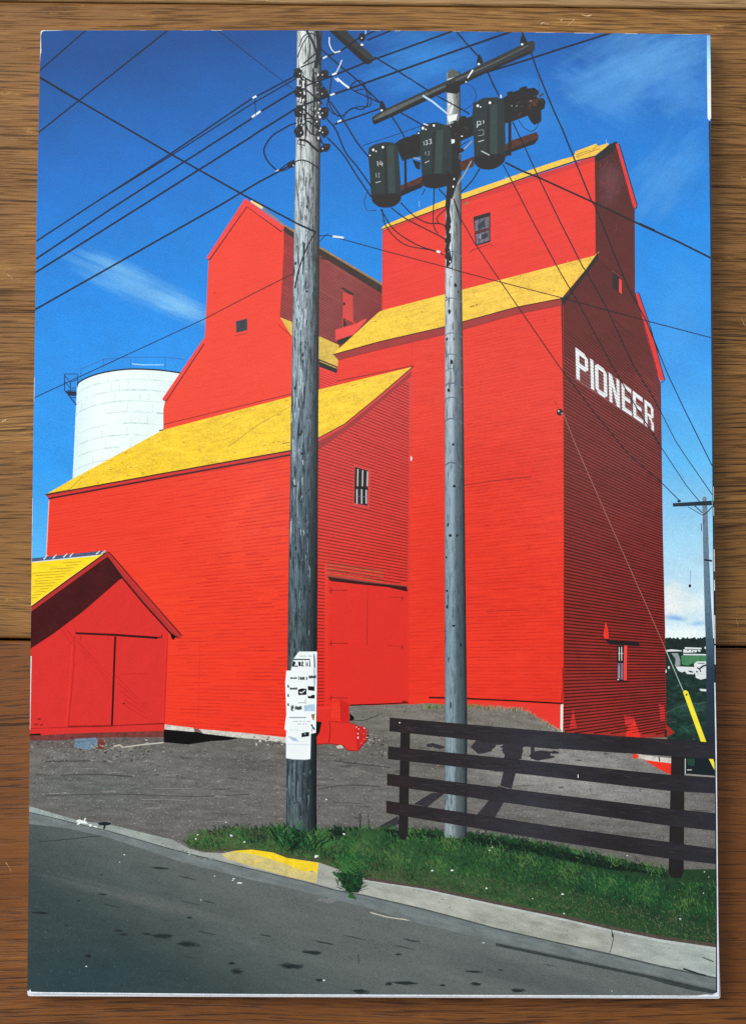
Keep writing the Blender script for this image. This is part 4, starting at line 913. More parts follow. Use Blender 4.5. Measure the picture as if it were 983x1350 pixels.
S = Sheet('crossarm', G); S.poly([(886, 663.4), (937.5, 660), (938, 666), (886.6, 668)], 'far_arm'); S.spot(894.5, 660.5, 2.4, 'far_arm', 1.8); S.stroke([(912, 664), (925, 676)], 1.3, 'far_arm'); S.stroke([(938, 668), (931, 676), (926, 679)], 1.3, 'far_arm'); S.build()
# ---- transformer pole
ink('pole_b', (170, 190, 202), g=.12, gs=1.8, m=.22, ms=5, st=.6,
    ramp=((600, 95), (600, 1105), [(0, (190, 196, 192)), (.25, (196, 208, 214)), (.5, (146, 166, 180)), (.75, (118, 142, 156)), (1, (140, 156, 160))]),
    uramp=[(0, .42), (.08, .95), (.35, 1.05), (.46, .8), (.56, .42), (.84, .24), (.94, .08), (1, .03)], streak=(2.0, 22, (44, 60, 74), .5, .72))
ink('knot', (22, 28, 34), g=.2); ink('pole_band', (86, 104, 118), g=.2)
ink('steel', (40, 44, 46), g=.3, m=.4, ms=6, st=2, ang=R(-25)); ink('steel_light', (82, 88, 86), g=.3, m=.5, ms=5); ink('iron', (24, 23, 26), g=.3, m=.4, ms=5); ink('rust', (72, 38, 30), g=.3, m=.5, ms=5)
ink('tank', (30, 42, 44), g=.2, m=.25, ms=12, rough=.2); ink('tank_dark', (20, 25, 28), g=.2, m=.2); ink('tank_light', (44, 60, 60), g=.2, m=.3, ms=8, st=.3); ink('tank_base', (27, 21, 25), g=.2); ink('white_mark', (226, 232, 232)); ink('grey_mark', (140, 152, 156)); ink('strut', (176, 206, 226))
ink('wire', (9, 20, 40), g=.1, m=.1); ink('wire_thin', (14, 40, 84), g=.1, m=.1); ink('wire_black', (18, 14, 18), g=.1); ink('wire_dim', (60, 12, 16), g=.1); ink('clip', (220, 226, 226))
G = group('printed_utility_pole', 'printed slim pole carrying three dark transformers')
S = Sheet('pole', G, step=3e-7)
S.strip([(588.5, 96), (589, 200), (586.8, 300), (586, 500), (585.8, 700), (586, 950), (585, 1104)], [(606, 94), (607.5, 200), (608.3, 350), (611, 560), (612.5, 700), (615.5, 950), (615, 1106)], 'pole_b', 40)
S.poly([(589, 104), (591, 92), (598, 91.5), (604, 95), (606, 100)], 'steel_light')
for (x, y, a, b_) in ((600, 376, 2, 3), (592, 411, 1.8, 3), (588.6, 447, 1.4, 2.4), (588.5, 392, 1, 1.2), (598, 447, .8, 2), (595, 477, 2, 3.4), (591, 514.5, 1.8, 3), (597, 586, 2, 1.6), (598.6, 641, 2.4, 1.7), (590, 692, 1.2, 3), (593, 706, 2.2, 2), (602, 706, 1.5, 2), (589, 779, 1.4, 2), (588, 735, 1, 1.6), (598, 825, 2.4, 1.5), (607, 850, 1, 3), (589, 800, 1, 3), (604, 385, .7, 2), (594, 365, .7, 1.6), (591, 870, .8, 4), (594, 930, .8, 4)): S.spot(x, y, a, 'knot', b_, n=9, jag=.2)
for y in (396, 442, 470, 489, 508, 527, 555, 613): S.stroke(smooth([(586.5, y + 1), (592, y - 3), (600, y - 2), (609, y + 3)]), random.uniform(.8, 2), 'pole_band')
S.build()
S = Sheet('crossarm', G); S.poly([(490, 158), (490.6, 154), (505, 145), (558, 120.5), (587, 107.5), (598.5, 102), (695, 55), (702.5, 53.5), (705, 57), (704, 66.5), (699.7, 70.5), (642.7, 95), (605.7, 113), (587, 121), (527, 149), (493, 164.5)], 'steel')
S.poly([(492, 157), (505, 148), (558, 124), (587, 112), (587, 114.5), (545, 134), (495, 160)], 'steel_light'); S.stroke([(600, 106), (650, 83), (696, 60)], 2.2, 'steel_light', 1); S.poly([(490.5, 160), (527, 144), (587, 116), (606, 108), (700, 66), (700, 70), (643, 95), (587, 121), (527, 149), (493, 164.5)], 'iron'); S.poly([(588, 112), (606, 106), (606, 120), (602, 124), (588, 122)], 'iron'); S.build()
for (x, y, dx) in ((503, 141, -3), (631, 80, -1), (688, 54, -1)):
    S = Sheet('insulator', G); S.poly([(x - 3, y + 4), (x - 2.4, y - 3), (x + dx * .3, y - 9), (x + 2, y - 7), (x + 6, y + 2), (x + 2, y + 5)], 'iron'); S.spot(x - .2, y + 4.4, 1.6, 'white_mark', 1.4); S.build()
S = Sheet('brace', G); S.stroke([(557, 126), (570, 134), (589.5, 150)], 2.6, 'strut', 2); S.poly([(589, 153), (603, 150), (601, 158), (591, 161)], 'white_mark'); S.stroke([(590, 138), (597, 136), (593, 150)], 2, 'white_mark'); S.stroke([(623, 92), (616, 103)], 2, 'white_mark', 1.2); S.spot(614, 108, 1, 'white_mark'); S.build()
S = Sheet('support_beam', G)
S.poly([(520, 189), (527, 184), (545, 178), (555, 176), (595, 163), (624, 152), (660, 131), (672.6, 122.6), (685, 118), (704, 115.5), (707, 118), (707.5, 129), (716, 129.5), (718.5, 134), (717, 143), (713, 145), (713, 160), (704, 164.8), (699, 160), (695, 152.5), (675, 160), (664, 163), (625, 178), (598, 190), (556, 205), (530, 212)], 'iron')
S.poly([(695, 132), (714, 130), (716, 137), (697, 141)], 'rust'); S.spot(688, 120, 1, 'white_mark'); S.stroke([(545, 208), (554, 210)], 1.8, 'grey_mark'); S.poly([(543, 210), (554, 214), (553, 224), (548, 222)], 'iron')
S.poly([(527, 245), (554, 233), (600, 216), (624, 206), (624, 219), (600, 230), (556, 246), (540, 253), (528, 259)], 'rust'); S.poly([(528, 252), (556, 240), (556, 247), (540, 253.5), (528, 259)], 'iron')
S.poly([(664, 192), (674, 185), (700, 176), (706, 174), (709.5, 178), (709, 184), (704, 190), (674, 200), (670, 205), (664, 208)], 'rust'); S.poly([(664, 200), (709, 182), (704, 190), (674, 200.5), (664, 208)], 'iron'); S.stroke([(534, 207), (534.5, 250)], 3.2, 'iron'); S.stroke([(671.5, 160), (671.5, 205)], 4, 'iron'); S.stroke([(664.5, 160), (665.5, 200)], 1.6, 'steel')
S.poly([(594, 168), (624, 155), (624, 176), (606, 186), (603, 235), (597, 236), (595, 220)], 'iron'); S.poly([(589, 226), (600, 222), (606, 214), (608, 226), (601, 245), (596, 262), (590, 262)], 'iron')
for (x, y) in ((595, 186), (608.5, 180), (598, 236), (597, 246), (583, 177)): S.spot(x, y, 1.2, 'white_mark', 1.5)
S.poly([(592, 183), (599, 184), (599, 188), (594, 190)], 'white_mark'); S.stroke([(588, 176), (593, 179)], 1.5, 'white_mark'); S.stroke([(622, 186), (612, 196), (605, 203)], 1.6, 'grey_mark'); S.stroke([(621, 212), (612, 229), (603, 243)], 1.6, 'grey_mark'); S.stroke([(604, 194), (618, 185)], 1, 'wire'); S.build()
S = Sheet('clamp', G)
for k in range(64):
    t = random.random(); x = 532 + 180 * t; y = 192 - 62 * t + random.gauss(0, 7); a = random.uniform(-.9, .5); l = random.uniform(2, 8)
    S.stroke([(x, y), (x + l * math.cos(a), y + l * math.sin(a))], random.uniform(.8, 2.4), random.choice(['steel', 'iron', 'rust', 'tank_dark', 'tank_dark', 'iron']))
for k in range(10):
    t = random.random(); S.spot(535 + 165 * t, 188 - 58 * t + random.gauss(0, 4), .8, 'grey_mark', 1)
for q in ((536, 184, 5), (545, 180, 4), (610, 158, 6), (672, 124, 5), (690, 119, 6), (706, 122, 5), (712, 136, 5), (601, 212, 5), (605, 198, 6)): S.spot(q[0], q[1], q[2], 'iron', q[2] * .8, n=12, jag=.25)
S.build()
def tank(body, base, hl, marks, knobs, label):
    q = Sheet('transformer', G, label)
    q.poly(body, 'tank')
    (x0, y0), (x1, y1) = hl; q.poly([(x0, y0), (x0 + 9, y0 - 1), (x1 + 9, y1), (x1, y1 + 1)], 'tank_light'); q.stroke([(x0 - 3, y0 + 2), (x1 - 3, y1)], 2.4, 'tank_dark'); q.stroke([(body[-1][0] + 2, body[-1][1] + 6), (body[0][0] + 3, body[0][1])], 3.5, 'tank_dark')
    q.poly(base, 'tank_base')
    for x, y, r in knobs: q.spot(x, y, r + 1.6, 'iron'); q.spot(x, y, r, 'white_mark', r * 1.1)
    for kind, pts, w in marks: q.stroke(pts, w, kind)
    q.build()
def bez(a): return smooth(a, 4)
ink('faint_mark', (176, 186, 188)); W = 'faint_mark'; GM = 'grey_mark'
tank([(489, 258), (487, 225), (485, 205), (486, 195), (492.8, 190.5), (507, 187), (518, 188), (524, 194), (526, 214), (528, 245), (528, 262), (522, 266), (498, 266)], bez([(489.5, 257), (500, 255.5), (515, 255), (527.5, 256), (527.6, 264), (522, 270), (512, 273.5), (500, 272.8), (491, 266), (489.5, 257)]), ((510, 192), (512, 254)),
     [(W, [(496.6, 213.4), (497.8, 212.6), (498, 219)], 1.1), (W, [(501.6, 211.8), (500.4, 216.6)], .9), (W, [(500.2, 216.8), (504.6, 216)], .9), (W, [(503.4, 213.6), (503.6, 219)], 1.0), (GM, [(495.5, 228), (496, 234)], .9), (GM, [(498, 228), (500.5, 229), (498.6, 231), (500.4, 232.5), (498, 234)], .8), (W, [(495, 241), (501.5, 239)], 1.0)], ((491.8, 197.6, 1.6), (495.5, 199.4, 1), (504.5, 194, 1.6), (487.5, 204.8, 1)), 'printed transformer numbered 14, left one of the three')
tank([(556, 236), (554, 200), (553, 176), (555.5, 167), (562, 163), (575, 161), (588, 165), (594, 173), (595.5, 200), (595.5, 232), (588, 240), (566, 240)], bez([(556, 232), (566, 229.5), (582, 229), (595, 231), (594, 240), (588, 245), (573, 248.4), (560, 246), (556, 240), (556, 232)]), ((575, 172), (573, 229)),
     [(W, [(558.4, 186.5), (559, 191.5)], .9), (W, [(560.6, 185.5), (563.2, 185.2), (562.2, 187.6), (563.8, 189.4), (561, 191.2)], 1.3), (W, [(565.4, 184), (568.2, 183.4), (567, 186.4), (568.6, 188), (566, 190)], 1.3), (GM, [(560.5, 200), (560.9, 204.4)], .8), (GM, [(563.6, 199.6), (566, 200), (564.6, 202), (566, 203.4), (563.6, 204.8)], .8), (W, [(559.6, 214.8), (565.6, 212)], 1.0)], ((557.2, 169, 1.8), (561, 170.6, 1), (571.6, 165.4, 1.6), (551.5, 175.5, 1)), 'printed transformer numbered 133, hung at the pole')
tank([(625, 212), (624, 183), (622, 150), (624, 136), (637, 129), (655, 128), (664, 133), (664, 170), (665, 205), (656, 212), (636, 213)], bez([(624.5, 207), (636, 203.5), (652, 203), (664.4, 205), (664, 213), (656, 220), (646, 223.4), (633, 222), (625, 215), (624.5, 207)]), ((646, 138), (646, 203)),
     [(W, [(628.6, 168.4), (629, 160), (633, 160), (633.2, 164), (629.4, 165)], 1.4), (W, [(636.4, 158.6), (637.4, 160), (636.8, 163)], 1.2), (GM, [(630, 172), (637, 171), (637, 178), (630, 179)], .8), (W, [(630, 187), (637.6, 184.6)], 1.1), (W, [(634, 199), (645, 204.6)], 1.4)], ((629.4, 139.4, 1.7), (633, 141, 1), (645.4, 135.4, 1.7)), 'printed transformer marked with a P, right one of the three')
S = Sheet('riser_cable', G)
S.poly([(588, 224), (598, 232), (594, 262), (592.5, 280), (594.5, 292), (592, 300), (594, 312), (592, 326), (594.5, 338), (596, 345), (591, 351), (587.5, 354), (588.5, 340), (586, 330), (588.5, 316), (586.5, 300), (588.5, 284), (586.5, 272), (588.5, 250)], 'iron')
for y in (299, 317, 338): S.spot(590, y, 4.2, 'iron', 4.6)
for y in (306, 327, 345): S.spot(593, y, .9, 'white_mark', 1.4)
S.stroke([(598, 262), (604, 285), (608, 296)], 1.2, 'wire_black'); S.stroke([(590, 352), (608, 359)], .9, 'wire_black'); S.stroke(smooth([(590, 332), (600, 332), (608, 338)]), .9, 'pole_band'); S.build()

# ---- fence
ink('fence', (40, 33, 35), g=.25, gs=1.8, m=.3, ms=10, st=3, ang=R(5), ramp=((510, 1000), (945, 1060), [(0, (40, 32, 34)), (.25, (42, 38, 42)), (.45, (48, 48, 56)), (.7, (38, 34, 38)), (1, (42, 42, 50))])); ink('fence_light', (58, 51, 53), g=.3, m=.4, ms=6); ink('fence_post', (34, 30, 32), g=.25, m=.3); ink('far_red', (226, 48, 32)); ink('far_green', (34, 66, 52), g=.3, m=.3)  # bluish middle of the fence ramp paints a hazy gloss reflection
S = Sheet('printed_red_skirt', book, 'printed scrap of red wall seen between the fence rails')
S.poly([(847, 1001), (885, 1006), (885, 1022), (868, 1014)], 'far_red'); S.poly([(838, 994), (885, 1000), (885, 1006.5), (850, 1002)], 'foundation'); S.spot(837, 997, 4, 'far_red', 3); S.stroke([(868, 998), (869, 1004)], 1.5, 'void')
S.poly([(902, 998), (945, 1000), (945, 1024), (902, 1021)], 'house_dark'); S.poly([(904, 1000), (915, 1000), (915, 1010), (906, 1009)], 'far_green'); S.stroke([(902.6, 1000), (902.6, 1021)], 1, 'sash'); S.stroke([(904, 1021), (943, 1024)], 2, 'yard_light'); S.stroke([(905, 1015), (911, 1015)], 1.2, 'foundation'); S.build()
S = Sheet('printed_guy_guard', book, 'printed yellow guard sleeve on the slanting guy wire')
S.poly([(899.6, 912.5), (901, 910.5), (903.5, 910), (906, 911.5), (930.4, 978.5), (923.6, 979)], 'guard'); S.poly([(933.5, 1000.5), (939.5, 1000.5), (942.5, 1012), (942, 1017)], 'guard'); S.spot(904.3, 915.8, 1.0, 'void', 1.8, 30); S.build()

G = group('printed_fence', 'printed dark brown four rail fence along the grass')
for q in ([(528, 955), (540.5, 955), (537.5, 1100), (534, 1108), (527, 1106), (525, 1095)], [(884.4, 985), (902, 985), (900.5, 1150), (897, 1158), (884, 1157), (880.6, 1150)]):
    S = Sheet('post', G); S.poly(q, 'fence_post'); S.build()
for tp, bt in (([(513.4, 946), (720, 963.8), (950, 979.5)], [(513, 964), (720, 986), (950, 1001.5)]), ([(511.6, 984), (720, 1005), (882, 1021.5), (950, 1025.5)], [(511, 1000.7), (720, 1024), (882, 1042.8), (950, 1046.5)]),
               ([(510, 1019.7), (720, 1046), (882, 1066), (950, 1073)], [(510, 1035.4), (720, 1066), (882, 1088.7), (950, 1096)]), ([(509, 1055.5), (720, 1088), (880, 1110), (950, 1120)], [(509, 1072), (720, 1107.5), (880, 1132), (950, 1140)])):
    S = Sheet('rail', G); S.poly(tp + bt[::-1], 'fence'); S.stroke([(x, y + .6) for x, y in tp], .6, 'fence_post')
    for k in range(46):
        x = random.uniform(512, 925); f = (x - 510) / 440; y = tp[0][1] + (tp[-1][1] - tp[0][1]) * f + random.uniform(2, 15); S.stroke([(x, y), (x + random.uniform(4, 22), y + random.uniform(.4, 2))], random.uniform(.4, .9), random.choice(['fence_light', 'fence_post', 'fence_light']))
    for k in range(10):
        x = random.uniform(515, 930); f = (x - 510) / 440; y = tp[0][1] + (tp[-1][1] - tp[0][1]) * f + random.uniform(4, 14); S.stroke([(x, y), (x + random.uniform(8, 30), y + random.uniform(1, 3))], .5, 'fence_post')
    S.build()
S = Sheet('nail', G); S.spot(526.5, 952.8, .9, 'litter'); S.build()
S = Sheet('nail', G); S.stroke([(761.5, 1021), (761.5, 1025.5)], 1, 'litter'); S.build()

# ---- front pole
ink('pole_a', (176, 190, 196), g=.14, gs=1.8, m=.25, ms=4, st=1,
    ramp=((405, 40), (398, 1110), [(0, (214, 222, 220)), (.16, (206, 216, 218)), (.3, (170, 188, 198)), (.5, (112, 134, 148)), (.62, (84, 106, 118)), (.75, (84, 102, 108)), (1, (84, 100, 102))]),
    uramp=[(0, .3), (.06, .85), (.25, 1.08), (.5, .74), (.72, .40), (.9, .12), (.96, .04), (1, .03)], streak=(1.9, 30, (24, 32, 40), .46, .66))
ink('bark', (30, 38, 46), g=.2, m=.2); ink('bark_light', (196, 210, 216), g=.1, m=.2); ink('bark_mid', (120, 142, 156), g=.1, m=.2)
G = group('printed_utility_pole', 'printed thick weathered pole with paper notices in the foreground')
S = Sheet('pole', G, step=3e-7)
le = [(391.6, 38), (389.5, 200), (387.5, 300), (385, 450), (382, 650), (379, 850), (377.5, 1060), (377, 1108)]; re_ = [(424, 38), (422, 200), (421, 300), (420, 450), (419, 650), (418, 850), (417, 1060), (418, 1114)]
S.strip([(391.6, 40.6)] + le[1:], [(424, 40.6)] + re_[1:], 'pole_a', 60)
def ed(e, y):
    for i in range(len(e) - 1):
        if y <= e[i + 1][1]: return e[i][0] + (e[i + 1][0] - e[i][0]) * (y - e[i][1]) / (e[i + 1][1] - e[i][1])
    return e[-1][0]
for k in range(520):
    y = random.uniform(205, 1095); a, b_ = ed(le, y), ed(re_, y); u = random.betavariate(1.3, 1.2); x = a + (b_ - a) * u
    l = random.expovariate(1 / 9) + 2; lit = random.random() < (.42 if y < 600 else .34)
    key = ('bark_light' if u < .5 and y < 720 else 'bark_mid') if lit and u < .8 else 'bark'
    dx = random.gauss(0, .8); S.stroke([(x, y), (x + dx, y + l * .5), (x + dx * .4 + random.gauss(0, .5), y + l)], random.uniform(.5, 1.6) * (.8 if lit else 1), key, .2)
for (x, y, a, b_) in ((405, 273, 1.6, 2.6), (390, 347, 1.5, 2.4), (399, 468, 1.4, 3), (398, 598, 2, 2), (395, 573, 3, 2), (389, 641, 3, 1.5), (389, 512, 2.4, 2), (404, 384, 2, 1.5), (397, 570, 1.4, 3), (408, 779, 1.4, 2), (390, 723, 1.6, 3), (402, 776, 1, 4), (383, 730, 1, 6)): S.spot(x, y, a, 'bark', b_, n=9, jag=.25)
# straps, cable turns and shadow near the top
for a, w, kk in (([(394, 62), (400, 48), (410, 44), (420, 50)], 1.5, 'bark'), ([(392, 76), (398, 60), (406, 47)], 1.5, 'bark'), ([(400, 84), (412, 74), (422, 66)], 2, 'bark'), ([(404, 40), (412, 55), (418, 72), (422, 86)], 3.2, 'bark'), ([(418, 40), (420, 62), (416, 90)], 5, 'knot'),
                 ([(395, 98), (404, 104), (412, 108), (422, 112)], 2, 'wire_black'), ([(398, 116), (408, 122), (420, 134)], 2.2, 'wire_black'), ([(396, 140), (406, 150), (418, 160)], 2.2, 'wire_black'), ([(397, 168), (405, 160), (412, 164), (420, 170)], 2, 'wire_black'), ([(400, 150), (406, 172), (416, 178), (422, 172)], 1.8, 'wire_black'),
                 ([(394, 184), (404, 186), (412, 193), (420, 200)], 3, 'wire_black'), ([(389, 213), (398, 211), (408, 214), (420, 222)], 1.7, 'wire_black'), ([(400, 158), (410, 156), (420, 164)], 1.5, 'wire_black'), ([(403, 104), (403, 180)], 3, 'bark'), ([(413, 90), (414, 140), (412, 176)], 2.6, 'bark'), ([(397, 98), (398, 130), (397, 180)], 2.2, 'knot')): S.stroke(smooth(a), w, kk)
for k in range(34):
    y = random.uniform(94, 186); x = random.uniform(393, 400) if k % 2 else random.uniform(412, 421)
    S.stroke([(x, y), (x + random.uniform(-5, 8), y + random.uniform(2, 9)), (x + random.uniform(-4, 10), y + random.uniform(8, 16))], random.uniform(.9, 2.2), random.choice(['wire_black', 'iron', 'iron']))
for k in range(80): S.spot(random.choice([396, 399, 417, 420]) + random.gauss(0, 1.5), random.uniform(96, 182), random.uniform(.5, 1.3), random.choice(['clip', 'bark', 'clip', 'iron']), random.uniform(.6, 2.2), n=6, jag=.3)
S.stroke(smooth([(389, 380), (394, 355), (405, 325), (416, 306)]), 2.2, 'wire_black', 1.4); S.stroke(smooth([(414, 310), (414, 330), (417, 345), (421, 346)]), 1.0, 'wire_black'); S.stroke([(393, 295.4), (416, 306)], 2.6, 'wire'); S.stroke([(401, 320), (399, 362)], 3, 'bark', .8); S.build()
for (x, y, a, b_, d) in ((392.5, 96, 5.5, 6, 0), (393.5, 121, 5, 7, 0), (393.5, 147, 5, 7.5, 0), (394, 174, 5.5, 8, 0), (427.5, 97.6, 5, 5.5, 0), (427, 122.6, 5, 7, 0), (427.4, 148, 4.6, 7, 0), (427.8, 173.5, 4.6, 7, 0), (427.8, 195, 8, 4.2, -35), (384, 217, 5.5, 3.4, -35)):
    S = Sheet('insulator', G); S.spot(x, y, a * 1.12, 'iron', b_ * 1.15, d, n=16, jag=.16); S.spot(x + (-2 if x < 410 else 2), y - 2.5, a * .45, 'steel', b_ * .3, jag=.2); S.spot(x + (2.5 if x < 410 else -2.5), y + 1, .7, 'clip', 1); S.build()
S = Sheet('crossarm', G); S.poly([(432, 39), (455, 39), (470, 54), (484, 67), (493, 76), (490, 83), (485, 85.5), (479, 83)], 'steel'); S.poly([(432, 39), (440, 39), (488, 81), (485, 85.5), (479, 83)], 'iron'); S.spot(477, 49, 4.6, 'iron', 6); S.spot(476.5, 49.8, 1.1, 'white_mark'); S.spot(477, 59, 1.9, 'white_mark', 1.4); S.stroke([(482, 40), (482, 46)], 1.4, 'rail_white'); S.build()
ink('notice', (228, 236, 238), g=.05, m=.06); ink('notice_blue', (168, 194, 216), g=.15, m=.3, ms=5); ink('print_black', (22, 24, 30), g=.15); ink('print_grey', (132, 142, 152), g=.2)
def label_marks(S, rows):
    for x0, x1, y, h, key, dens in rows:
        x = x0
        while x < x1:
            w = random.uniform(.8, 2.2)
            if random.random() < dens: S.poly([(x, y - h * random.uniform(.3, .6)), (x + w, y - h * random.uniform(.3, .6)), (x + w, y + h * random.uniform(.3, .5)), (x, y + h * random.uniform(.3, .5))], key)
            x += w * 1.1
S = Sheet('notice', G, 'upper white paper notices with black blocks of print', step=3e-7)
S.poly([(394, 859), (417.7, 859), (417.6, 905), (416.4, 966), (409, 967.5), (400, 950), (376, 963), (375, 961), (377.5, 942), (376, 900), (377.5, 884), (383.5, 884), (385.5, 872), (387, 868.5)], 'notice')
S.poly([(413, 861), (416, 866), (416, 905), (413, 904)], 'notice_blue'); S.poly([(401, 930), (415, 928), (415.4, 938), (401, 937.5)], 'notice_blue'); S.stroke([(414, 862), (415, 880)], 1.3, 'flash')
S.stroke([(386, 869.4), (408, 869.4), (408.6, 879)], 1.6, 'print_black'); S.poly([(386, 871), (390, 873), (388, 878), (391, 877), (394, 879), (384.6, 879)], 'print_black'); S.poly([(393, 872), (396.5, 873), (396.5, 878.5), (393.5, 878)], 'print_black'); S.poly([(398, 871), (400, 873), (399, 877), (402, 878.6), (397, 878.6)], 'print_black'); S.poly([(403, 871), (405, 875), (406.4, 871), (406.4, 878.6), (403, 878.6)], 'print_grey')
label_marks(S, ((382.5, 391, 894, 2.4, 'print_black', .8), (393, 404, 894.5, 4.6, 'print_black', .9), (406, 414.6, 892.6, 4.2, 'print_black', .95), (382, 390, 908, 3.2, 'print_black', .9), (383.5, 398, 933.5, 5.6, 'print_black', .8), (393, 402, 926.5, 1.2, 'print_grey', .8), (393, 411, 865, 1, 'print_grey', .8)))
S.poly([(393, 909), (398, 907.5), (404, 908), (404, 916), (393, 916.5)], 'print_black'); S.stroke([(397, 914), (402, 910)], 1.1, 'notice'); S.spot(396, 913, 1, 'notice'); S.poly([(405.6, 904.5), (414.6, 905), (414.8, 911), (406, 910)], 'print_black'); S.poly([(405.6, 917), (409, 918), (411, 916), (414.8, 916), (414.8, 921), (406, 920.6)], 'print_black'); S.stroke([(402.5, 922), (402.8, 928)], .7, 'print_black')
S.stroke([(384, 931), (386.5, 930), (386.6, 933), (384, 937), (387.5, 937)], 1.3, 'print_black')
for y in (904, 916, 928): S.poly([(379.6, y - 2), (381, y), (381, y + 3), (378.6, y + 2)], 'print_black')
S.poly([(410, 942), (415, 941), (414, 950), (411.5, 948)], 'eave_tan'); S.stroke([(410, 955), (414.6, 962)], 2, 'print_black'); S.stroke([(412, 955), (411, 965)], 1, 'print_grey'); S.build()
S = Sheet('notice', G, 'lower white paper sheet curling off the pole', step=3e-7)
S.poly([(379, 941), (409.5, 941), (409.8, 966), (409, 1000.6), (402, 1001.6), (386, 1001), (377, 999.4), (377.2, 968)], 'notice')
S.poly([(379, 970), (390, 973), (394, 978), (385, 976)], 'notice_blue'); label_marks(S, ((381, 403, 946, 1.8, 'print_grey', .85), (386, 408, 951, 1, 'print_grey', .7), (391, 404, 954.6, 1.2, 'print_grey', .7), (380, 400, 962.6, .7, 'notice_blue', .8)))
S.poly([(397.4, 966.6), (404, 965), (407.6, 965.4), (407.4, 970.6), (397.4, 972)], 'print_black'); S.spot(402, 967.6, 1.2, 'print_grey'); S.stroke([(379, 981), (408, 982)], .5, 'notice_blue'); S.stroke([(377, 999.6), (386, 1001.2), (402, 1001.8), (409, 1000.8)], .8, 'print_grey'); S.build()
S = Sheet('printed_pole_grass', book, 'printed grass blades at the foot of the thick pole', step=3e-7)
blades(S, [(362, 1106), (380, 1102), (424, 1108), (424, 1122), (372, 1122)], 300, 10, 26, ['blade0', 'blade1', 'blade3', 'blade6', 'blade3', 'blade7'], .4, 1.5); S.build()
S = Sheet('printed_pole_grass', book, 'printed grass blades at the foot of the slim pole'); blades(S, [(584, 1102), (616, 1106), (616, 1112), (584, 1110)], 60, 3, 8, ['blade3', 'blade6', 'blade0']); S.build()

# ---- wires
def wire(pts, w, key='wire', sm=False, label=None, clips=()):
    S = Sheet('printed_wire', book, label); S.stroke(smooth(pts, 8) if sm else pts, w, key)
    for a in clips: S.stroke(a[0], a[1], 'clip')
    S.build()
wire([(50, 95.5), (114.5, 39)], 1.8); wire([(47, 178), (222.5, 39)], 2.0); wire([(50, 100.5), (104, 132.6)], 3.0); wire([(104, 132.6), (225, 203), (330, 262), (393, 295.4)], 2.3, clips=[([(331, 264.5), (333, 265.6)], 1.6)])
wire([(45, 320), (121, 270), (221.6, 204.8), (330, 131), (391, 99)], 1.8, clips=[([(333, 129.5), (338, 126.5)], 2.4)]); wire([(145, 255), (221.6, 207.5), (330, 138), (391, 103)], 1.4); wire([(45, 343), (156, 269), (330, 157.4), (340, 149), (388, 120)], 2.1, clips=[([(332, 154.6), (343.5, 146.5)], 2.6)]); wire([(336, 129), (337, 152)], 1.0)
wire([(45, 360.5), (189, 270), (330, 181), (337, 176), (390, 143)], 2.2); wire([(43, 410), (291, 270), (341, 240), (365.6, 227), (384, 217)], 2.2, clips=[([(363, 225), (367, 224.5)], 2)]); wire([(44, 525), (268.5, 421), (330, 389), (385.5, 361)], 1.15, 'wire_thin'); wire([(268.5, 421), (330, 389), (385.5, 361)], 1.1, 'wire_dim')
wire([(285, 38), (330, 73.5), (386, 117)], 1.0, 'wire_thin'); wire([(391, 162), (382, 165), (373, 170), (360, 178), (350, 191), (348, 201), (353, 212.5), (365, 225)], 1.8, sm=True); wire([(368, 224), (380, 215), (388, 211)], 1.3, sm=True); wire([(366, 226), (378, 223.5), (385, 218)], 1.2, sm=True)
wire([(396, 89), (425.6, 76), (448, 68), (471, 51), (497, 39)], 1.8, clips=[([(425.5, 77), (431, 74)], 2), ([(441, 69.6), (448.6, 67.4)], 1.6)]); wire([(401, 114), (443, 98), (480, 83), (520, 68.5), (560, 54), (600, 39.5)], 2.2, clips=[([(437.6, 98.6), (443.4, 96.4)], 2.4)]); wire([(396, 140), (437, 125), (460, 117), (520, 95.5), (610, 63.5), (681, 39)], 2.5, clips=[([(435, 125.6), (441, 123.4)], 2.2)])
wire([(440, 164), (470, 154), (502.5, 142.5)], 2.0, clips=[([(445, 160.6), (450, 158.4)], 2.2)]); wire([(640, 95.5), (700, 77), (730, 67), (815, 40)], 2.4); wire([(484, 53), (500, 46.5), (518, 39)], 2.2); wire([(421, 63), (445, 84), (470, 105), (502.5, 137)], 1.8); wire([(493, 75), (520, 91), (567, 121)], 1.8); wire([(577, 127), (610, 145), (618, 150)], 1.8)
wire([(527, 148), (545, 158), (558, 166)], 1.8, clips=[([(558, 163), (564, 165.4)], 1.4)]); wire([(516, 153), (525, 167), (533, 181)], 1.7); wire([(478, 192), (520, 178), (555, 166)], .7, 'wire_thin'); wire([(598, 38), (618, 61), (631, 75)], 1.9); wire([(643, 96), (651, 114), (659, 129)], 1.9, clips=[([(659.5, 125), (660, 129)], 2)]); wire([(680, 39.5), (686, 41), (689, 46), (694, 56)], 2.2, sm=True)
wire([(675.5, 161), (685, 181), (692.6, 197), (708, 231), (738, 293), (767.6, 351.7)], 1.5, 'wire_black'); wire([(767.6, 351.7), (774, 361), (800, 408), (834, 481), (858.6, 521), (871, 544)], 1.5, 'wire_black'); wire([(871, 544), (890, 581.7), (904, 603), (938, 652)], 1.0, 'wire_thin')
wire([(699.7, 70), (708, 94), (730, 147), (740.6, 170), (779, 264.7)], 1.9, 'wire'); wire([(779, 264.7), (784, 272), (808, 332), (827.6, 380.8), (850.5, 421), (868, 465)], 1.6, 'wire_black'); wire([(868, 465), (878, 490), (901, 539), (938, 614)], 1.3, 'wire_thin')
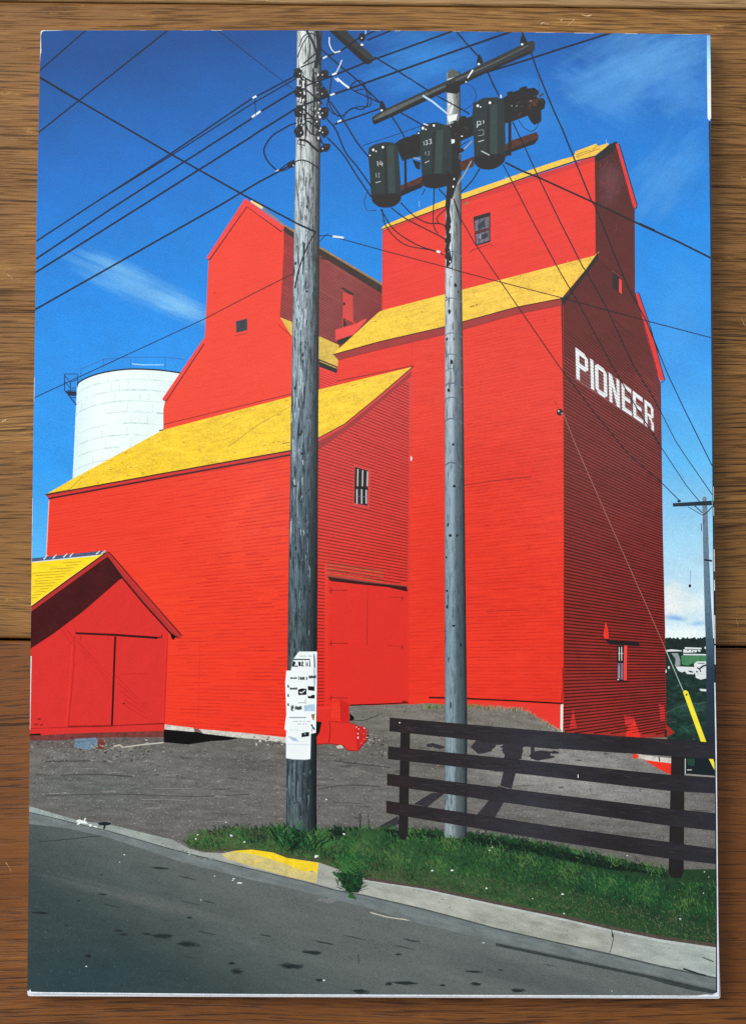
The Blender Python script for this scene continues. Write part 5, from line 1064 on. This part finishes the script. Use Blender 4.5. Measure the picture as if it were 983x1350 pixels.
wire([(662.6, 217), (675.5, 241), (695.4, 280), (737.7, 358.5), (764, 403), (784, 440.7), (813, 494), (840, 540), (871, 590)], 1.4, 'wire_black'); wire([(871, 590), (904, 640), (922, 662)], 1.0, 'wire_thin')
wire([(598, 262), (608, 290), (625, 320), (660, 372), (680, 401), (738, 485), (780, 540), (828, 599), (871, 636)], 1.2, 'wire_black'); wire([(871, 636), (894, 659)], 1.1, 'wire_thin'); wire([(906, 668), (925, 679)], .9, 'wire_thin')
wire([(665.5, 214), (688, 225.5), (709.7, 234), (777, 264.7), (808, 279), (850.7, 299.5), (890, 317), (936, 340)], 2.4, 'wire_black'); wire([(842, 295), (862, 304)], 3.2, 'wire_black')
wire([(420, 311), (432, 310), (504, 330)], 1.2, 'wire_thin', clips=[([(438.5, 311.6), (453, 313.4)], 2.6)]); wire([(504, 330), (587, 352), (608.6, 358.5), (660, 372), (740, 392.5)], 1.1, 'wire_dim'); wire([(740, 392.5), (800, 409), (851, 422.7)], 1.2, 'wire_black'); wire([(851, 422.7), (936, 445)], 1.2, 'wire_thin'); wire([(421, 318), (427, 312), (432, 308)], .8, 'wire_thin')
wire([(429.7, 155.6), (442.5, 171), (455, 200), (470, 219), (490, 247)], 1.8, sm=True); wire([(431, 181), (452.5, 204), (470, 231.5), (489.5, 260)], 1.8, sm=True); wire([(435.4, 134), (454, 161), (470, 187), (487, 208.5)], 1.8, sm=True)
wire([(437, 101), (434.5, 121), (434, 137), (442.7, 151), (452, 152), (464, 142.5), (476.9, 144), (485, 134), (479.7, 111), (472.6, 106), (464, 111), (464, 118), (482.6, 127), (502, 136)], 1.4, sm=True); wire([(433, 128), (431, 139), (437, 148), (445, 152)], 1.2, sm=True); wire([(453, 156), (456, 148), (470, 141), (486, 140), (489, 131), (482, 118), (466, 120)], 1.1, sm=True)
wire([(434, 49), (434, 57), (437, 65), (441.5, 69.5)], 1.3, 'clip', sm=True); wire([(450.6, 79), (447.5, 87), (443, 96)], 1.2, 'clip', sm=True); wire([(444, 103), (452, 110), (460, 116)], 2.4, 'clip'); wire([(441, 103), (446, 108)], 1.2, 'clip')
wire([(503.5, 275.5), (509, 298.7), (532.5, 322), (567, 329.6), (584.7, 336)], 1.4, 'wire_black', sm=True); wire([(501.6, 275.5), (519, 302.5), (548, 322), (575, 331.5)], 1.5, 'wire_black', sm=True, clips=[([(575, 331), (580, 332.6)], 3)]); wire([(515, 273.5), (536, 289), (577, 310), (586.6, 316)], 1.5, 'wire_black', sm=True)
wire([(527.7, 266.8), (546, 285), (563.4, 293.8), (579, 294.8), (588.6, 298.7)], 1.5, 'wire_black', sm=True); wire([(572, 248), (571.6, 260), (571, 294.8), (577, 308)], 1.3, 'wire_black', sm=True); wire([(586.6, 276.4), (577, 285), (576, 291), (579, 295)], 1.2, 'wire_black', sm=True); wire([(578, 249), (590, 262)], 1.6, 'wire_black'); wire([(560, 249), (556, 257)], 1.1, 'wire_black')
wire([(632, 222), (622, 238), (608, 253)], 1.6, 'wire_black', sm=True); wire([(486, 250), (480, 264), (484, 277), (496, 277)], .7, 'wire_thin', sm=True); wire([(683, 158), (690, 168), (700, 173), (707, 168), (710, 160)], .9, 'wire_thin', sm=True); wire([(614, 110), (624, 116), (627, 128), (622, 138), (612, 144)], .8, 'wire_thin', sm=True); wire([(708, 96), (710, 112), (710, 130)], 1.0, 'rail_faint')
wire([(742, 545), (757, 583.6), (804, 691), (856, 808.5), (877, 857)], .9, 'guy', label='printed pale guy wire slanting across the dark wall'); wire([(877, 857), (900, 911)], 1.0, 'guy_pale'); wire([(909.6, 752), (908.8, 771)], .5, 'rail_faint')
S = Sheet('printed_weight', book, 'printed small black weight hanging on a thread before the cloud'); S.spot(908.7, 772.4, 1.7, 'void', 2.3); S.build()

# ---- worn edges of the cover, with edge glare and shadow painted in
S = Sheet('edge_wear_and_light', book, 'white worn edges of the cover with a painted glint and shadow line')
S.poly([(931, 46.5), (935.4, 46.5), (936.3, 100), (936.6, 156), (934.4, 159), (932, 156), (931.2, 80)], 'edge_glint', False)  # glare on the rounded spine, painted as a pale bluish strip
S.stroke([(934.6, 160), (936.6, 300), (938.6, 540), (940.5, 760), (942.6, 900), (943.2, 960)], 2.4, 'edge_shade', 2.2)  # shadow at the cover edge, painted as a dark line
y = 430
while y < 905:
    l = random.uniform(6, 46); x = 938 + (y - 430) * .0098
    if random.random() < .3 + (y > 640) * .3: S.stroke([(x - .4, y), (x + l * .0098 - .4, y + l)], random.uniform(.4, 1.2), 'edge')
    y += l + random.uniform(2, 14)
S.build(); S = Sheet('edge_wear_and_light', book, 'white worn lower right edge with a painted shadow line')
S.stroke([(941.5, 900), (943.4, 1000), (944.4, 1060), (945.4, 1160), (946.4, 1312)], 1.4, 'edge', 3.0); S.stroke([(939.8, 905), (942.4, 1060), (943.6, 1230), (944, 1308)], .9, 'edge_shade', 1.6)  # the second stroke paints the edge shadow inside the worn white
S.build(); S = Sheet('edge_wear_and_light', book, 'white worn top left corner')
S.stroke([(54, 70), (53.4, 48), (55, 41.5), (58, 40), (84, 39.3)], 1.6, 'edge'); S.stroke([(84, 39.3), (106, 38.9)], .9, 'edge'); S.stroke([(53.6, 70), (51.6, 100)], .8, 'edge')
x = 110
while x < 930:
    l = random.uniform(4, 30)
    if random.random() < .4: S.stroke([(x, 39.8 + max(0, x - 480) * .0125), (x + l, 39.8 + max(0, x + l - 480) * .0125)], random.uniform(.4, 1), 'edge')
    x += l + random.uniform(3, 25)
S.stroke([(41.4, 865), (40.9, 890), (40.4, 930), (39.8, 962)], 1.4, 'edge', .8)
y = 290
while y < 860:
    l = random.uniform(10, 60)
    if random.random() < .5: x = 48.6 - (y - 300) * .0148; S.stroke([(x, y), (x - l * .0148, y + l)], .6, 'edge')
    y += l + 6
S.poly([(36.5, 1306), (38.5, 1306.5), (40, 1304), (41.5, 1307.5), (60, 1308), (330, 1310.6), (660, 1311.8), (918, 1312.5), (930, 1311), (938, 1311.5), (946.6, 1307), (947, 1314), (660, 1313.6), (330, 1312), (36.4, 1309.8)], 'edge', False); S.build()

# ------------------------------------------------------------------ light
w = bpy.data.worlds.new('World'); sc.world = w; w.use_nodes = True
bg = w.node_tree.nodes['Background']; bg.inputs[0].default_value = (.93, .97, 1, 1); bg.inputs[1].default_value = .26
def area(name, loc, size, radiance, target=None, color=(1, .985, .96)):
    li = bpy.data.lights.new(name, 'AREA'); li.shape = 'RECTANGLE'; li.size, li.size_y = size
    li.energy = math.pi * size[0] * size[1] * radiance; li.color = color
    o = bpy.data.objects.new(name, li); col.objects.link(o); o.location = loc
    d = (Vector(target) - Vector(loc)) if target else Vector((0, 0, -1))
    o.rotation_euler = d.to_track_quat('-Z', 'Y').to_euler()
    return o
HL = 1.2; MUL = 1 + HL / DIST
def mirror(px, py):
    p = P(px, py); return (CAM.x + (p.x - CAM.x) * MUL, CAM.y + (p.y - CAM.y) * MUL)
def ceil_lamp(name, x0, y0, x1, y1, rad):
    a = mirror(x0, y1); b_ = mirror(x1, y0)
    return area(name, ((a[0] + b_[0]) / 2, (a[1] + b_[1]) / 2, T + HL), (b_[0] - a[0], b_[1] - a[1]), rad)
CL = 1.4
ceil_lamp('ceiling_wash_light', -350, -560, 1330, 590, CL)
ceil_lamp('ceiling_wash_light', 305, 590, 485, 745, CL)  # unseen lamp patch, shaped for the wash mirrored left of centre
ceil_lamp('ceiling_wash_light', 700, 590, 905, 700, CL)  # unseen lamp patch, shaped for the wash mirrored on the right
area('window_light', (-1.75, .75, 1.35), (1.7, 1.7), 7.3, (0, 0, 0), (1, .98, .95))
